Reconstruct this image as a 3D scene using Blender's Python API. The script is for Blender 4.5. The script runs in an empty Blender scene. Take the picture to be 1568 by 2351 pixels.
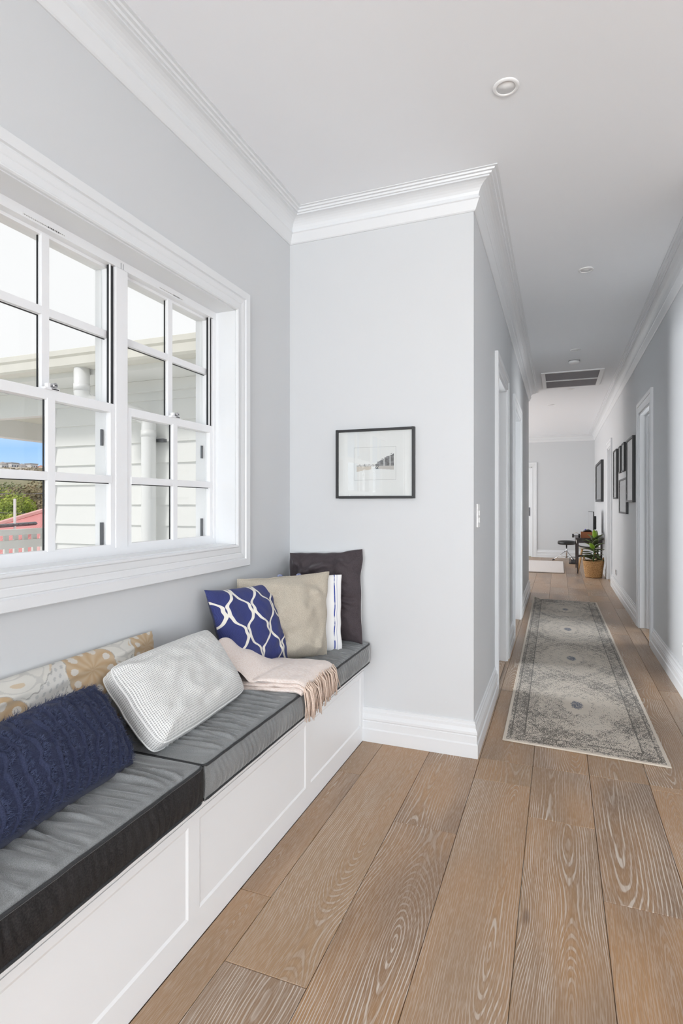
import bpy, bmesh, math, random
from mathutils import Vector, Matrix, noise as mn

# ------------------------------------------------------------------ camera, sky, lights
SC = bpy.context.scene
COL = SC.collection
FPX, CXP, CYP, W_PX, H_PX = 1288.0, 784.0, 1157.0, 1568.0, 2351.0
YAW = math.atan(498.0 / 1288.0)
cam_d = bpy.data.cameras.new('camera')
cam_d.sensor_fit = 'VERTICAL'
cam_d.sensor_height = 36.0
cam_d.lens = FPX * 36.0 / H_PX
cam_d.shift_y = (CYP - H_PX / 2) / H_PX
cam_d.clip_start = 0.02
cam_d.clip_end = 2000
cam = bpy.data.objects.new('camera', cam_d)
COL.objects.link(cam)
cam.location = (0, 0, 1.2)
cam.rotation_euler = (math.pi / 2, 0, YAW)
SC.camera = cam

vs = SC.view_settings
vs.view_transform = 'Standard'
vs.look = 'None'
vs.exposure = 0.24
vs.gamma = 1.0
vs.use_curve_mapping = False
cy = SC.cycles
cy.use_denoising = True
cy.use_light_tree = False
cy.max_bounces = 8
cy.diffuse_bounces = 5
cy.glossy_bounces = 3
cy.use_adaptive_sampling = True
cy.adaptive_threshold = 0.04
cy.adaptive_min_samples = 16
cy.transmission_bounces = 8
cy.transparent_max_bounces = 16
cy.caustics_reflective = False
cy.caustics_refractive = False

world = bpy.data.worlds.new('sky')
SC.world = world
world.use_nodes = True
wn = world.node_tree
wn.nodes.clear()
wo = wn.nodes.new('ShaderNodeOutputWorld')
wb = wn.nodes.new('ShaderNodeBackground')
wtc = wn.nodes.new('ShaderNodeTexCoord')
wsep = wn.nodes.new('ShaderNodeSeparateXYZ')
wns = wn.nodes.new('ShaderNodeTexNoise')
wns.inputs['Scale'].default_value = 3.0
wns.inputs['Detail'].default_value = 4.0
wma = wn.nodes.new('ShaderNodeMath'); wma.operation = 'MULTIPLY_ADD'
wma.inputs[1].default_value = 0.06
wrp = wn.nodes.new('ShaderNodeValToRGB')
els = wrp.color_ramp.elements
els[0].position = 0.03; els[0].color = (0.86, 0.93, 1.0, 1)
els[1].position = 0.23; els[1].color = (0.93, 0.935, 0.94, 1)
for p, c in ((0.075, (0.55, 0.77, 1.0, 1)), (0.125, (0.36, 0.62, 0.98, 1)), (0.17, (0.70, 0.83, 0.98, 1))):
    e = els.new(p); e.color = c
wn.links.new(wtc.outputs['Generated'], wsep.inputs[0])
wn.links.new(wtc.outputs['Generated'], wns.inputs['Vector'])
wn.links.new(wns.outputs['Fac'], wma.inputs[0])
wn.links.new(wsep.outputs['Z'], wma.inputs[2])
wn.links.new(wma.outputs[0], wrp.inputs[0])
wn.links.new(wrp.outputs[0], wb.inputs['Color'])
wb.inputs['Strength'].default_value = 0.91
wn.links.new(wb.outputs[0], wo.inputs[0])

def light(name, kind, loc, energy, direction, size=None, color=(1, 1, 1), angle=None):
    d = bpy.data.lights.new(name, kind)
    d.energy = energy
    d.color = color
    if size:
        d.shape = 'RECTANGLE'; d.size, d.size_y = size
    if angle:
        d.angle = angle
    o = bpy.data.objects.new(name, d)
    COL.objects.link(o)
    o.location = loc
    o.rotation_euler = Vector(direction).to_track_quat('-Z', 'Y').to_euler()
    return o
# hazy sun on the outside of the house, high and behind the camera
light('sun', 'SUN', (-8, -12, 14), 1.2, (0.30, 0.70, -0.66), angle=math.radians(9), color=(1, 0.97, 0.93))
# added area lamps: boost daylight from unseen doors, stand in for it in bedrooms
light('daylight_fill_living', 'AREA', (3.70, 0.3, 1.2), 24, (-1, 0, 0.20), (4.2, 2.1), (0.955, 0.977, 1.0))
light('fill_rear', 'AREA', (0.55, -4.66, 1.25), 275, (0, 1, 0.62), (3.2, 2.1), (0.955, 0.977, 1.0))  # added fill behind the camera, tilted up to brighten the ceiling
light('fill_left_bedroom', 'AREA', (-3.55, 4.4, 0.75), 170, (1, 0, 0.2), (1.2, 1.2), (0.955, 0.977, 1.0))  # added lamp in a windowless room, set low to brighten the right hall wall
light('fill_right_bedroom', 'AREA', (3.3, 5.4, 0.8), 110, (-1, 0, 0.15), (2.2, 1.1), (0.955, 0.977, 1.0))  # added lamp in a windowless room, brightens the hall through the doorway
light('daylight_fill_far', 'AREA', (-4.15, 10.7, 0.9), 125, (1, 0, 0.25), (4.4, 1.7), (0.955, 0.977, 1.0))

# ------------------------------------------------------------------ mesh helpers
ORG = {}
def props(o, label=None, cat=None, group=None, kind=None):
    if label: o['label'] = label
    if cat: o['category'] = cat
    if group: o['group'] = group
    if kind: o['kind'] = kind
    return o
def root(name, loc, label=None, cat=None, group=None, kind=None):
    o = bpy.data.objects.new(name, None)
    o.empty_display_size = 0.05
    COL.objects.link(o)
    o.location = loc
    ORG[o.name] = Vector(loc)
    return props(o, label, cat, group, kind)

class MB:
    """collects faces in world coordinates"""
    def __init__(s):
        s.v = []; s.f = []; s.uv = {}
    def quad(s, a, b, c, d):
        n = len(s.v); s.v += [tuple(a), tuple(b), tuple(c), tuple(d)]; s.f.append((n, n + 1, n + 2, n + 3)); return s
    def box(s, x0, x1, y0, y1, z0, z1):
        n = len(s.v)
        s.v += [(x0, y0, z0), (x1, y0, z0), (x1, y1, z0), (x0, y1, z0), (x0, y0, z1), (x1, y0, z1), (x1, y1, z1), (x0, y1, z1)]
        s.f += [tuple(n + i for i in q) for q in ((0, 3, 2, 1), (4, 5, 6, 7), (0, 1, 5, 4), (1, 2, 6, 5), (2, 3, 7, 6), (3, 0, 4, 7))]
        return s
    def obox(s, c, ax, ay, az):
        """oriented box: centre and three half vectors"""
        c, ax, ay, az = map(Vector, (c, ax, ay, az)); n = len(s.v)
        for k in (-1, 1):
            for (i, j) in ((-1, -1), (1, -1), (1, 1), (-1, 1)):
                s.v.append(tuple(c + i * ax + j * ay + k * az))
        s.f += [tuple(n + i for i in q) for q in ((0, 3, 2, 1), (4, 5, 6, 7), (0, 1, 5, 4), (1, 2, 6, 5), (2, 3, 7, 6), (3, 0, 4, 7))]
        return s
    def tube(s, pts, r, seg=8, cap=True):
        pts = [Vector(p) for p in pts]
        rs = r if isinstance(r, (list, tuple)) else [r] * len(pts)
        n0 = len(s.v); up = None
        for i, p in enumerate(pts):
            t = (pts[min(i + 1, len(pts) - 1)] - pts[max(i - 1, 0)]).normalized()
            if up is None:
                up = t.orthogonal().normalized()
            else:
                up = (up - t * up.dot(t))
                up = up.normalized() if up.length > 1e-6 else t.orthogonal().normalized()
            b = t.cross(up)
            for k in range(seg):
                a = 2 * math.pi * k / seg
                s.v.append(tuple(p + rs[i] * (math.cos(a) * up + math.sin(a) * b)))
        for i in range(len(pts) - 1):
            for k in range(seg):
                k2 = (k + 1) % seg
                s.f.append((n0 + i * seg + k, n0 + i * seg + k2, n0 + (i + 1) * seg + k2, n0 + (i + 1) * seg + k))
        if cap:
            s.f.append(tuple(n0 + k for k in reversed(range(seg))))
            m = n0 + (len(pts) - 1) * seg
            s.f.append(tuple(m + k for k in range(seg)))
        return s
    def lathe(s, prof, c=(0, 0, 0), seg=32, axis='Z'):
        n0 = len(s.v)
        for (r, z) in prof:
            for k in range(seg):
                a = 2 * math.pi * k / seg
                p = (r * math.cos(a), r * math.sin(a), z)
                if axis == 'X': p = (z, p[0], p[1])
                if axis == 'Y': p = (p[1], z, p[0])
                s.v.append((c[0] + p[0], c[1] + p[1], c[2] + p[2]))
        for i in range(len(prof) - 1):
            for k in range(seg):
                k2 = (k + 1) % seg
                s.f.append((n0 + i * seg + k, n0 + i * seg + k2, n0 + (i + 1) * seg + k2, n0 + (i + 1) * seg + k))
        for j, rev in ((0, True), (len(prof) - 1, False)):
            if prof[j][0] > 1e-5:
                q = [n0 + j * seg + k for k in range(seg)]
                s.f.append(tuple(reversed(q)) if rev else tuple(q))
        return s
    def grid(s, rows, uvs=None, close=False):
        """rows: list of lists of points"""
        n0 = len(s.v); nr = len(rows); nc = len(rows[0])
        for r in rows:
            s.v += [tuple(p) for p in r]
        if uvs:
            for i in range(nr):
                for j in range(nc):
                    s.uv[n0 + i * nc + j] = uvs[i][j]
        for i in range(nr - 1):
            for j in range(nc - 1 + (1 if close else 0)):
                j2 = (j + 1) % nc
                s.f.append((n0 + i * nc + j, n0 + i * nc + j2, n0 + (i + 1) * nc + j2, n0 + (i + 1) * nc + j))
        return s
    def mesh(s, name, off=(0, 0, 0), smooth=False, fix=True):
        me = bpy.data.meshes.new(name)
        off = Vector(off)
        me.from_pydata([tuple(Vector(v) - off) for v in s.v], [], s.f)
        if s.uv:
            ul = me.uv_layers.new(name='UVMap')
            for l in me.loops:
                ul.data[l.index].uv = s.uv.get(l.vertex_index, (0, 0))
        if fix:
            bm = bmesh.new(); bm.from_mesh(me)
            bmesh.ops.remove_doubles(bm, verts=bm.verts, dist=1e-6)
            bmesh.ops.recalc_face_normals(bm, faces=bm.faces)
            bm.to_mesh(me); bm.free()
        if smooth:
            me.polygons.foreach_set('use_smooth', [True] * len(me.polygons))
        me.update()
        return me
    def build(s, name, mat, parent=None, loc=None, smooth=False, bevel=0, seg=2, fix=True, angle=35):
        off = Vector(loc) if loc is not None else Vector((0, 0, 0))
        if parent is not None:
            off = ORG[parent.name]
        me = s.mesh(name, off, smooth, fix)
        me.materials.append(mat)
        o = bpy.data.objects.new(name, me)
        COL.objects.link(o)
        if parent is not None:
            o.parent = parent
        else:
            o.location = off
        ORG[o.name] = off
        if bevel:
            md = o.modifiers.new('bevel', 'BEVEL')
            md.width = bevel; md.segments = seg; md.limit_method = 'ANGLE'; md.angle_limit = math.radians(angle)
            md.harden_normals = False
        return o
def copy_tree(o, loc, parent=None):
    c = o.copy(); COL.objects.link(c); c.parent = parent
    if parent is None: c.location = loc
    for ch in list(o.children): copy_tree(ch, loc, c)
    return c
def sweep(mb, path, prof, f3, closed=False, side=1):
    """profile (offset, height) swept along a 2-D path with mitred corners; offset goes to the right of travel (side=1)"""
    n = len(path); P = [Vector(p) for p in path]; rows = []
    def nrm(a, b):
        d = (b - a).normalized(); return Vector((d.y, -d.x)) * side
    for i in range(n):
        ns = []
        if closed or i > 0: ns.append(nrm(P[i - 1], P[i]))
        if closed or i < n - 1: ns.append(nrm(P[i], P[(i + 1) % n]))
        if len(ns) == 2:
            m = ns[0] + ns[1]; m = m / max(0.2, m.dot(ns[0])) if m.length > 1e-6 else ns[0]
        else:
            m = ns[0]
        rows.append([f3(P[i] + w * m, h) for (w, h) in prof])
    if closed: rows.append(rows[0])
    n0 = len(mb.v); nc = len(prof)
    mb.grid(rows)
    if not closed:
        mb.f.append(tuple(n0 + k for k in range(nc)))
        mb.f.append(tuple(n0 + (len(rows) - 1) * nc + k for k in reversed(range(nc))))
    return mb
def wall_boxes(mb, a0, a1, z0, z1, openings, put):
    """a wall with rectangular openings cut out: put(a0,a1,z0,z1) adds one solid block"""
    cuts = sorted({a0, a1} | {o[0] for o in openings} | {o[1] for o in openings})
    for i in range(len(cuts) - 1):
        p, q = cuts[i], cuts[i + 1]
        hit = [o for o in openings if o[0] <= p + 1e-6 and o[1] >= q - 1e-6]
        if not hit:
            put(p, q, z0, z1)
        else:
            o = hit[0]
            if o[2] > z0 + 1e-6: put(p, q, z0, o[2])
            if o[3] < z1 - 1e-6: put(p, q, o[3], z1)
    return mb

# ------------------------------------------------------------------ material helpers
def S(r, g, b):
    f = lambda c: (c / 255 / 12.92) if c / 255 <= 0.04045 else ((c / 255 + 0.055) / 1.055) ** 2.4
    return (f(r), f(g), f(b), 1)
class NT:
    def __init__(s, name):
        s.m = bpy.data.materials.new(name); s.m.use_nodes = True
        s.t = s.m.node_tree; s.b = s.t.nodes['Principled BSDF']; s.out = s.t.nodes['Material Output']
    def n(s, t, **kw):
        o = s.t.nodes.new('ShaderNode' + t)
        for k, v in kw.items():
            if k.startswith('i_'):
                o.inputs[int(k[2:]) if k[2:].isdigit() else k[2:]].default_value = v
            else: setattr(o, k, v)
        return o
    def l(s, a, b): s.t.links.new(a, b)
    def val(s, x):
        return x
    def math(s, op, a, b=None, c=None, clamp=False):
        o = s.t.nodes.new('ShaderNodeMath'); o.operation = op; o.use_clamp = clamp
        for i, x in enumerate((a, b, c)):
            if x is None: continue
            if isinstance(x, (int, float)): o.inputs[i].default_value = x
            else: s.l(x, o.inputs[i])
        return o.outputs[0]
    def mix(s, f, a, b, mode='MIX'):
        o = s.t.nodes.new('ShaderNodeMix'); o.data_type = 'RGBA'; o.blend_type = mode
        for i, x in ((0, f), (6, a), (7, b)):
            if isinstance(x, (int, float)): o.inputs[i].default_value = x
            elif isinstance(x, tuple): o.inputs[i].default_value = x
            else: s.l(x, o.inputs[i])
        return o.outputs[2]
    def smooth(s, x, lo, hi):
        o = s.t.nodes.new('ShaderNodeMapRange'); o.interpolation_type = 'SMOOTHSTEP'
        s.l(x, o.inputs[0]); o.inputs[1].default_value = lo; o.inputs[2].default_value = hi
        return o.outputs[0]
    def vec(s, x, y, z=0.0):
        o = s.t.nodes.new('ShaderNodeCombineXYZ')
        for i, q in enumerate((x, y, z)):
            if isinstance(q, (int, float)): o.inputs[i].default_value = q
            else: s.l(q, o.inputs[i])
        return o.outputs[0]
    def noise(s, v, scale, detail=2.0, rough=0.5, dist=0.0):
        o = s.t.nodes.new('ShaderNodeTexNoise')
        o.inputs['Scale'].default_value = scale; o.inputs['Detail'].default_value = detail
        o.inputs['Roughness'].default_value = rough; o.inputs['Distortion'].default_value = dist
        if v is not None: s.l(v, o.inputs['Vector'])
        return o.outputs['Fac']
    def coord(s, kind='Object'):
        return s.n('TexCoord').outputs[kind]
    def xyz(s, v):
        o = s.t.nodes.new('ShaderNodeSeparateXYZ'); s.l(v, o.inputs[0]); return o.outputs
    def base(s, x):
        if isinstance(x, tuple): s.b.inputs['Base Color'].default_value = x
        else: s.l(x, s.b.inputs['Base Color'])
        return s
    def set(s, **kw):
        for k, v in kw.items(): s.b.inputs[k.replace('_', ' ')].default_value = v
        return s
    def bump(s, h, strength=0.3, dist=0.002):
        o = s.t.nodes.new('ShaderNodeBump'); o.inputs['Strength'].default_value = strength
        o.inputs['Distance'].default_value = dist
        s.l(h, o.inputs['Height']); s.l(o.outputs[0], s.b.inputs['Normal']); return s
def plain(name, col, rough=0.5, metal=0.0, bump=None, var=None, **kw):
    t = NT(name); t.base(col); t.set(Roughness=rough, Metallic=metal, **kw)
    if var:
        c = tuple(min(1, x * (1 - var[1])) for x in col[:3]) + (1,)
        t.base(t.mix(t.noise(t.coord(), var[0], 1.5), c, col))
    if bump: t.bump(t.noise(t.coord(), bump[0], 0.0), bump[1], bump[2])
    return t.m
M = {}
M['wall'] = plain('wall_paint_grey', S(211, 213, 215), 0.55, bump=(220, 0.05, 0.0006), var=(1.2, 0.02))
M['ceiling'] = plain('ceiling_paint', S(243, 245, 248), 0.7, bump=(160, 0.04, 0.0006), var=(0.8, 0.015))
M['trim'] = plain('trim_gloss_white', S(227, 229, 231), 0.32, bump=(60, 0.02, 0.0005))
M['bench'] = plain('bench_satin_white', S(245, 247, 249), 0.35, bump=(90, 0.02, 0.0005))
M['alu'] = plain('window_powder_white', S(240, 241, 243), 0.35, bump=(90, 0.02, 0.0004))
M['black_seal'] = plain('black_seal', S(38, 39, 41), 0.5, var=(40, 0.3))
M['metal'] = plain('brushed_metal', S(190, 190, 192), 0.3, 0.9, bump=(300, 0.05, 0.0003))
M['dark_metal'] = plain('dark_metal', S(110, 111, 114), 0.35, 0.6, bump=(300, 0.05, 0.0003))
M['chrome'] = plain('chrome', S(225, 226, 228), 0.12, 1.0, bump=(50, 0.02, 0.0003))
M['black_frame'] = plain('black_frame_wood', S(40, 40, 41), 0.42, bump=(120, 0.06, 0.0005), var=(30, 0.2))
M['mat_board'] = plain('mat_board', S(232, 232, 231), 0.8, bump=(400, 0.05, 0.0003))
M['plastic'] = plain('white_plastic', S(240, 240, 240), 0.35, bump=(50, 0.01, 0.0003))
M['black_plastic'] = plain('black_plastic', S(24, 24, 25), 0.35, bump=(200, 0.03, 0.0003))
M['grille'] = plain('grille_filter_grey', S(168, 164, 166), 0.8, bump=(700, 0.4, 0.001), var=(90, 0.15))
M['outside_white'] = plain('outside_white_paint', S(242, 242, 240), 0.6, var=(2.0, 0.03), bump=(40, 0.05, 0.001))
M['cream_gutter'] = plain('weathered_cream_gutter', S(238, 235, 226), 0.5, var=(6.0, 0.12), bump=(30, 0.05, 0.001))
M['pvc'] = plain('white_pvc', S(246, 246, 246), 0.35, bump=(30, 0.01, 0.0005))

def glass_mat():
    t = NT('clear_glass')
    t.t.nodes.remove(t.b)
    tr = t.n('BsdfTransparent'); tr.inputs[0].default_value = (0.985, 0.992, 0.99, 1)
    gl = t.n('BsdfGlossy'); gl.inputs['Roughness'].default_value = 0.01
    lw = t.n('LayerWeight'); lw.inputs[0].default_value = 0.5
    mx = t.n('MixShader')
    f = t.math('MULTIPLY_ADD', t.math('POWER', lw.outputs['Facing'], 5.0), 0.9, 0.04, clamp=True)
    t.l(f, mx.inputs[0]); t.l(tr.outputs[0], mx.inputs[1]); t.l(gl.outputs[0], mx.inputs[2]); t.l(mx.outputs[0], t.out.inputs[0])
    return t.m
M['glass'] = glass_mat()

def oak_mat():
    t = NT('limed_oak_floor')
    x, y, z = t.xyz(t.coord('Object'))
    rnd = t.n('ObjectInfo').outputs['Random']
    rx = t.math('MULTIPLY', rnd, 37.7); ry = t.math('MULTIPLY', rnd, 91.3); rz = t.math('MULTIPLY', rnd, 13.9)
    px = t.math('ADD', x, rx); py = t.math('ADD', y, ry)
    # knots: sparse cells that bend the growth rings
    vo = t.n('TexVoronoi'); vo.feature = 'F1'; vo.inputs['Scale'].default_value = 1.0; vo.inputs['Randomness'].default_value = 1.0
    t.l(t.vec(t.math('MULTIPLY', px, 2.6), t.math('MULTIPLY', py, 0.85), rz), vo.inputs['Vector'])
    kd = vo.outputs['Distance']
    knot_f = t.math('POWER', 2.718, t.math('MULTIPLY', t.math('MULTIPLY', kd, kd), -30.0))
    # growth rings of a tilted log cut by the board: arches, straight sides, closed loops
    gx = t.xyz(t.coord('Generated'))[0]
    xl = t.math('MULTIPLY', t.math('SUBTRACT', gx, 0.5), 0.2365)
    xl = t.math('SUBTRACT', xl, t.math('MULTIPLY', t.math('SUBTRACT', t.math('FRACT', t.math('MULTIPLY', rnd, 17.3)), 0.5), 0.16))
    wob = t.noise(t.vec(t.math('MULTIPLY', px, 22), t.math('MULTIPLY', py, 5.5), rz), 1.0, 2.5)
    wob2 = t.noise(t.vec(t.math('MULTIPLY', px, 5), t.math('MULTIPLY', py, 1.1), rz), 1.0, 1.0)
    dn = t.noise(t.vec(0.0, t.math('MULTIPLY', py, 0.75), rz), 1.0, 1.0)
    d = t.math('MULTIPLY', t.math('SUBTRACT', dn, 0.47), 0.46)
    xl = t.math('ADD', xl, t.math('MULTIPLY', t.math('SUBTRACT', wob2, 0.5), 0.07))
    h = t.math('SQRT', t.math('ADD', t.math('MULTIPLY', xl, xl), t.math('MULTIPLY', d, d)))
    h = t.math('ADD', h, t.math('MULTIPLY', wob, 0.009))
    h = t.math('ADD', h, t.math('MULTIPLY', knot_f, 0.030))
    frq = t.math('ADD', 105.0, t.math('MULTIPLY', t.math('FRACT', t.math('MULTIPLY', rnd, 7.7)), 70.0))
    ring = t.math('SINE', t.math('MULTIPLY', t.math('MULTIPLY', h, frq), 2 * math.pi))
    fib = t.noise(t.vec(t.math('MULTIPLY', px, 620), t.math('MULTIPLY', py, 26), rz), 1.0, 1.0)
    fib2 = t.noise(t.vec(t.math('MULTIPLY', px, 160), t.math('MULTIPLY', py, 4), rz), 1.0, 1.0)
    patch = t.noise(t.vec(t.math('MULTIPLY', px, 5), t.math('MULTIPLY', py, 1.2), rz), 1.0, 1.0)
    line = t.math('MULTIPLY', t.smooth(ring, 0.30, 0.85), t.math('ADD', t.math('MULTIPLY', t.smooth(fib2, 0.34, 0.58), 0.7), 0.3))
    line = t.math('MULTIPLY', line, t.math('ADD', t.math('MULTIPLY', t.smooth(patch, 0.38, 0.62), 0.62), 0.34))
    pore = t.math('MULTIPLY', t.smooth(fib, 0.46, 0.68), 0.30)
    lime = t.math('MAXIMUM', t.math('MULTIPLY', line, 0.95), pore, clamp=True)
    # plank tone
    rp = t.n('ValToRGB'); r = rp.color_ramp
    r.elements[0].position = 0.0; r.elements[0].color = S(138, 110, 86)
    r.elements[1].position = 1.0; r.elements[1].color = S(146, 122, 101)
    for p, c in ((0.25, S(162, 131, 99)), (0.5, S(126, 104, 86)), (0.75, S(170, 140, 109))):
        e = r.elements.new(p); e.color = c
    t.l(rnd, rp.inputs[0])
    warm = t.noise(t.vec(t.math('MULTIPLY', px, 3), t.math('MULTIPLY', py, 1.0), rz), 1.4, 1.0)
    base = t.mix(t.smooth(warm, 0.35, 0.7), rp.outputs[0], S(174, 136, 98))
    base = t.mix(t.math('MULTIPLY', t.smooth(ring, -1.0, 0.3), 0.22), base, S(128, 99, 76))
    c = t.mix(lime, base, S(208, 197, 185))
    dark = t.math('MULTIPLY', t.smooth(kd, 0.05, 0.012), 0.8)
    c = t.mix(dark, c, S(82, 60, 48))
    t.base(c)
    rg = t.n('MapRange'); t.l(lime, rg.inputs[0]); rg.inputs[3].default_value = 0.36; rg.inputs[4].default_value = 0.52
    t.l(rg.outputs[0], t.b.inputs['Roughness'])
    t.set(Specular_IOR_Level=0.4)
    t.bump(t.noise(t.vec(t.math('MULTIPLY', x, 500), t.math('MULTIPLY', y, 20), 0.0), 1.0, 0.0), 0.12, 0.0006)
    return t.m
M['oak'] = oak_mat()

# ------------------------------------------------------------------ the room shell
ZC = 2.725                    # ceiling
XL, YB, XH, XR = -1.345, 2.71, -0.375, 0.735     # window wall, end wall, hall left wall, right wall
YE, YF, YBK = 8.0, 13.4, -4.5                     # hall end, far wall, wall behind the camera
XLIV, XFAR = 3.6, -4.0                            # outer walls of the living space and of the far room
TOPD = 2.07                                       # head of the door openings
D_L = [(3.76, 4.45), (5.25, 6.10)]                # doors in the hall's left wall
D_R = [(5.38, 6.10), (9.20, 9.85)]                # doors in the right wall
WIN = (0.391, 2.16, 1.018, 2.064)

mb = MB(); wall_boxes(mb, YBK, 2.83, -0.03, ZC, [WIN], lambda a, b, c, d: mb.box(XL - 0.2, XL, a, b, c, d))
props(mb.build('wall_left', M['wall']), 'pale grey window wall above the white window seat', 'wall', kind='structure')
mb = MB().box(XL, XH - 0.12, YB, YB + 0.12, -0.03, ZC)
props(mb.build('wall_back', M['wall']), 'pale grey end wall of the seat alcove holding the small black framed picture', 'wall', kind='structure')
mb = MB(); wall_boxes(mb, YB, YE, -0.03, ZC, [(a, b, -0.03, TOPD) for a, b in D_L], lambda a, b, c, d: mb.box(XH - 0.12, XH, a, b, c, d))
props(mb.build('wall_hall_left', M['wall']), 'long grey hallway wall on the left with two white door openings', 'wall', kind='structure')
mb = MB(); wall_boxes(mb, 3.0, YF, -0.03, ZC, [(a, b, -0.03, TOPD) for a, b in D_R], lambda a, b, c, d: mb.box(XR, XR + 0.12, a, b, c, d))
props(mb.build('wall_right', M['wall']), 'long grey hallway wall on the right with the group of black frames', 'wall', kind='structure')
FD = (-1.36, -0.555)         # plain bedrooms behind the two open doorways
def bedroom(side, x0, x1, y0, y1, zt, wx):
    t = 0.06
    fl_ = MB().box(x0, x1, y0, y1, -0.06, -0.001); props(fl_.build('floor_%s_bedroom' % side, M['oak']), 'oak floor of the bedroom on the %s of the hallway' % side, 'floor', kind='structure')
    m = MB().box(x0, x1, y0 - t, y0, -0.06, zt).box(x0, x1, y1, y1 + t, -0.06, zt).box(wx - t / 2, wx + t / 2, y0 - t, y1 + t, -0.06, zt)
    props(m.build('wall_%s_bedroom' % side, M['wall']), 'grey walls of the bedroom on the %s of the hallway' % side, 'wall', kind='structure')
    m = MB().box(x0, x1, y0 - t, y1 + t, zt, zt + t); props(m.build('ceiling_%s_bedroom' % side, M['ceiling']), 'white ceiling of the bedroom on the %s of the hallway' % side, 'ceiling', kind='structure')
bedroom('left', -3.7, XH - 0.12, 3.66, 5.15, 2.12, -3.73)
bedroom('right', XR + 0.12, 3.45, 3.2, 7.4, 2.6, 3.48)
# glazed door in the far wall
mb = MB(); wall_boxes(mb, XFAR, XR + 0.12, -0.03, ZC, [(FD[0], FD[1], -0.03, 2.04)], lambda a, b, c, d: mb.box(a, b, YF, YF + 0.15, c, d))
props(mb.build('wall_far', M['wall']), 'grey wall closing the far room behind the black round stool', 'wall', kind='structure')
mb = MB().box(XFAR, XH - 0.12, YE - 0.12, YE, -0.03, ZC)
props(mb.build('wall_far_return', M['wall']), 'grey return wall of the far room at the end of the hallway', 'wall', kind='structure')
GLF = (8.5, 13.0, 0.05, 2.35)
mb = MB(); wall_boxes(mb, YE - 0.12, YF + 0.15, -0.03, ZC, [GLF], lambda a, b, c, d: mb.box(XFAR - 0.12, XFAR, a, b, c, d))
props(mb.build('wall_far_left', M['wall']), 'grey outer wall of the far room with a wide glazed opening', 'wall', kind='structure')
GLV = (-1.9, 2.6, 0.02, 2.4)
mb = MB(); wall_boxes(mb, YBK, 3.12, -0.03, ZC, [GLV], lambda a, b, c, d: mb.box(XLIV, XLIV + 0.12, a, b, c, d))
props(mb.build('wall_living_right', M['wall']), 'grey outer wall of the living space with wide glazed doors', 'wall', kind='structure')
mb = MB().box(XR + 0.12, XLIV + 0.12, 3.0, 3.12, -0.03, ZC)
props(mb.build('wall_living_back', M['wall']), 'grey wall of the living space turning off the hallway', 'wall', kind='structure')
GLB = (-1.1, 2.2, 0.02, 2.4)
mb = MB(); wall_boxes(mb, XL - 0.2, XLIV + 0.12, -0.03, ZC, [GLB], lambda a, b, c, d: mb.box(a, b, YBK - 0.12, YBK, c, d))
props(mb.build('wall_behind', M['wall']), 'grey wall behind the camera with an added glazed opening', 'wall', kind='structure')
mb = MB().box(XL - 0.2, XLIV + 0.12, YBK - 0.12, 3.12, ZC, ZC + 0.1).box(XH - 0.12, XR + 0.12, 3.12, YE - 0.12, ZC, ZC + 0.1).box(XFAR - 0.12, XR + 0.12, YE - 0.12, YF + 0.15, ZC, ZC + 0.1)
props(mb.build('ceiling', M['ceiling']), 'flat white plaster ceiling with recessed downlights', 'ceiling', kind='structure')

# floor: a base with each oak board on it
FLOOR = root('floor', (0, 0, 0), 'wide limed oak floorboards running down the hallway', 'floor', kind='structure')
MB().box(XL, XLIV, YBK, 3.0, -0.06, -0.014).box(XH, XR, 2.6, YE, -0.06, -0.014).box(XFAR, XR, YE, YF, -0.06, -0.014).build('subfloor', M['oak'], FLOOR)
PW = 0.2365
rng = random.Random(11)
first_joint = {-5: 1.5, -4: 2.35, -3: 1.265, -2: 2.052, -1: 2.505, 0: 2.268, 1: 1.867, 2: 2.668}
def add_plank(x0, x1, y0, y1):
    if x1 - x0 < 0.012 or y1 - y0 < 0.03: return
    g = 0.0007
    m = MB().box(x0 + g, x1 - g, y0 + g, y1 - g, -0.014, 0.0)
    m.build('plank', M['oak'], FLOOR, bevel=0.0016, seg=1, fix=False)
for k in range(-6, 16):
    xa = 0.127 + (k - 1) * PW; xb = xa + PW
    js = [first_joint.get(k, rng.uniform(1.2, 2.6))]
    while js[-1] < YF: js.append(js[-1] + rng.choice((1.24, 1.5, 1.82, 1.82, 2.2)))
    js = [js[0] - 1.82, *js]
    while js[0] > YBK: js.insert(0, js[0] - rng.choice((1.5, 1.82, 2.2)))
    if k == -4: js = sorted(js + [1.52])
    for a, b in zip(js[:-1], js[1:]):
        # zones of the plan: entry, hall, far room
        for (zx0, zx1, zy0, zy1) in ((-0.925, XLIV, YBK, YB), (XH, XR, YB, YE), (XR, XLIV, YB, 3.0), (-1.9, XR, YE, YF)):
            add_plank(max(xa, zx0), min(xb, zx1), max(a, zy0), min(b, zy1))

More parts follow.
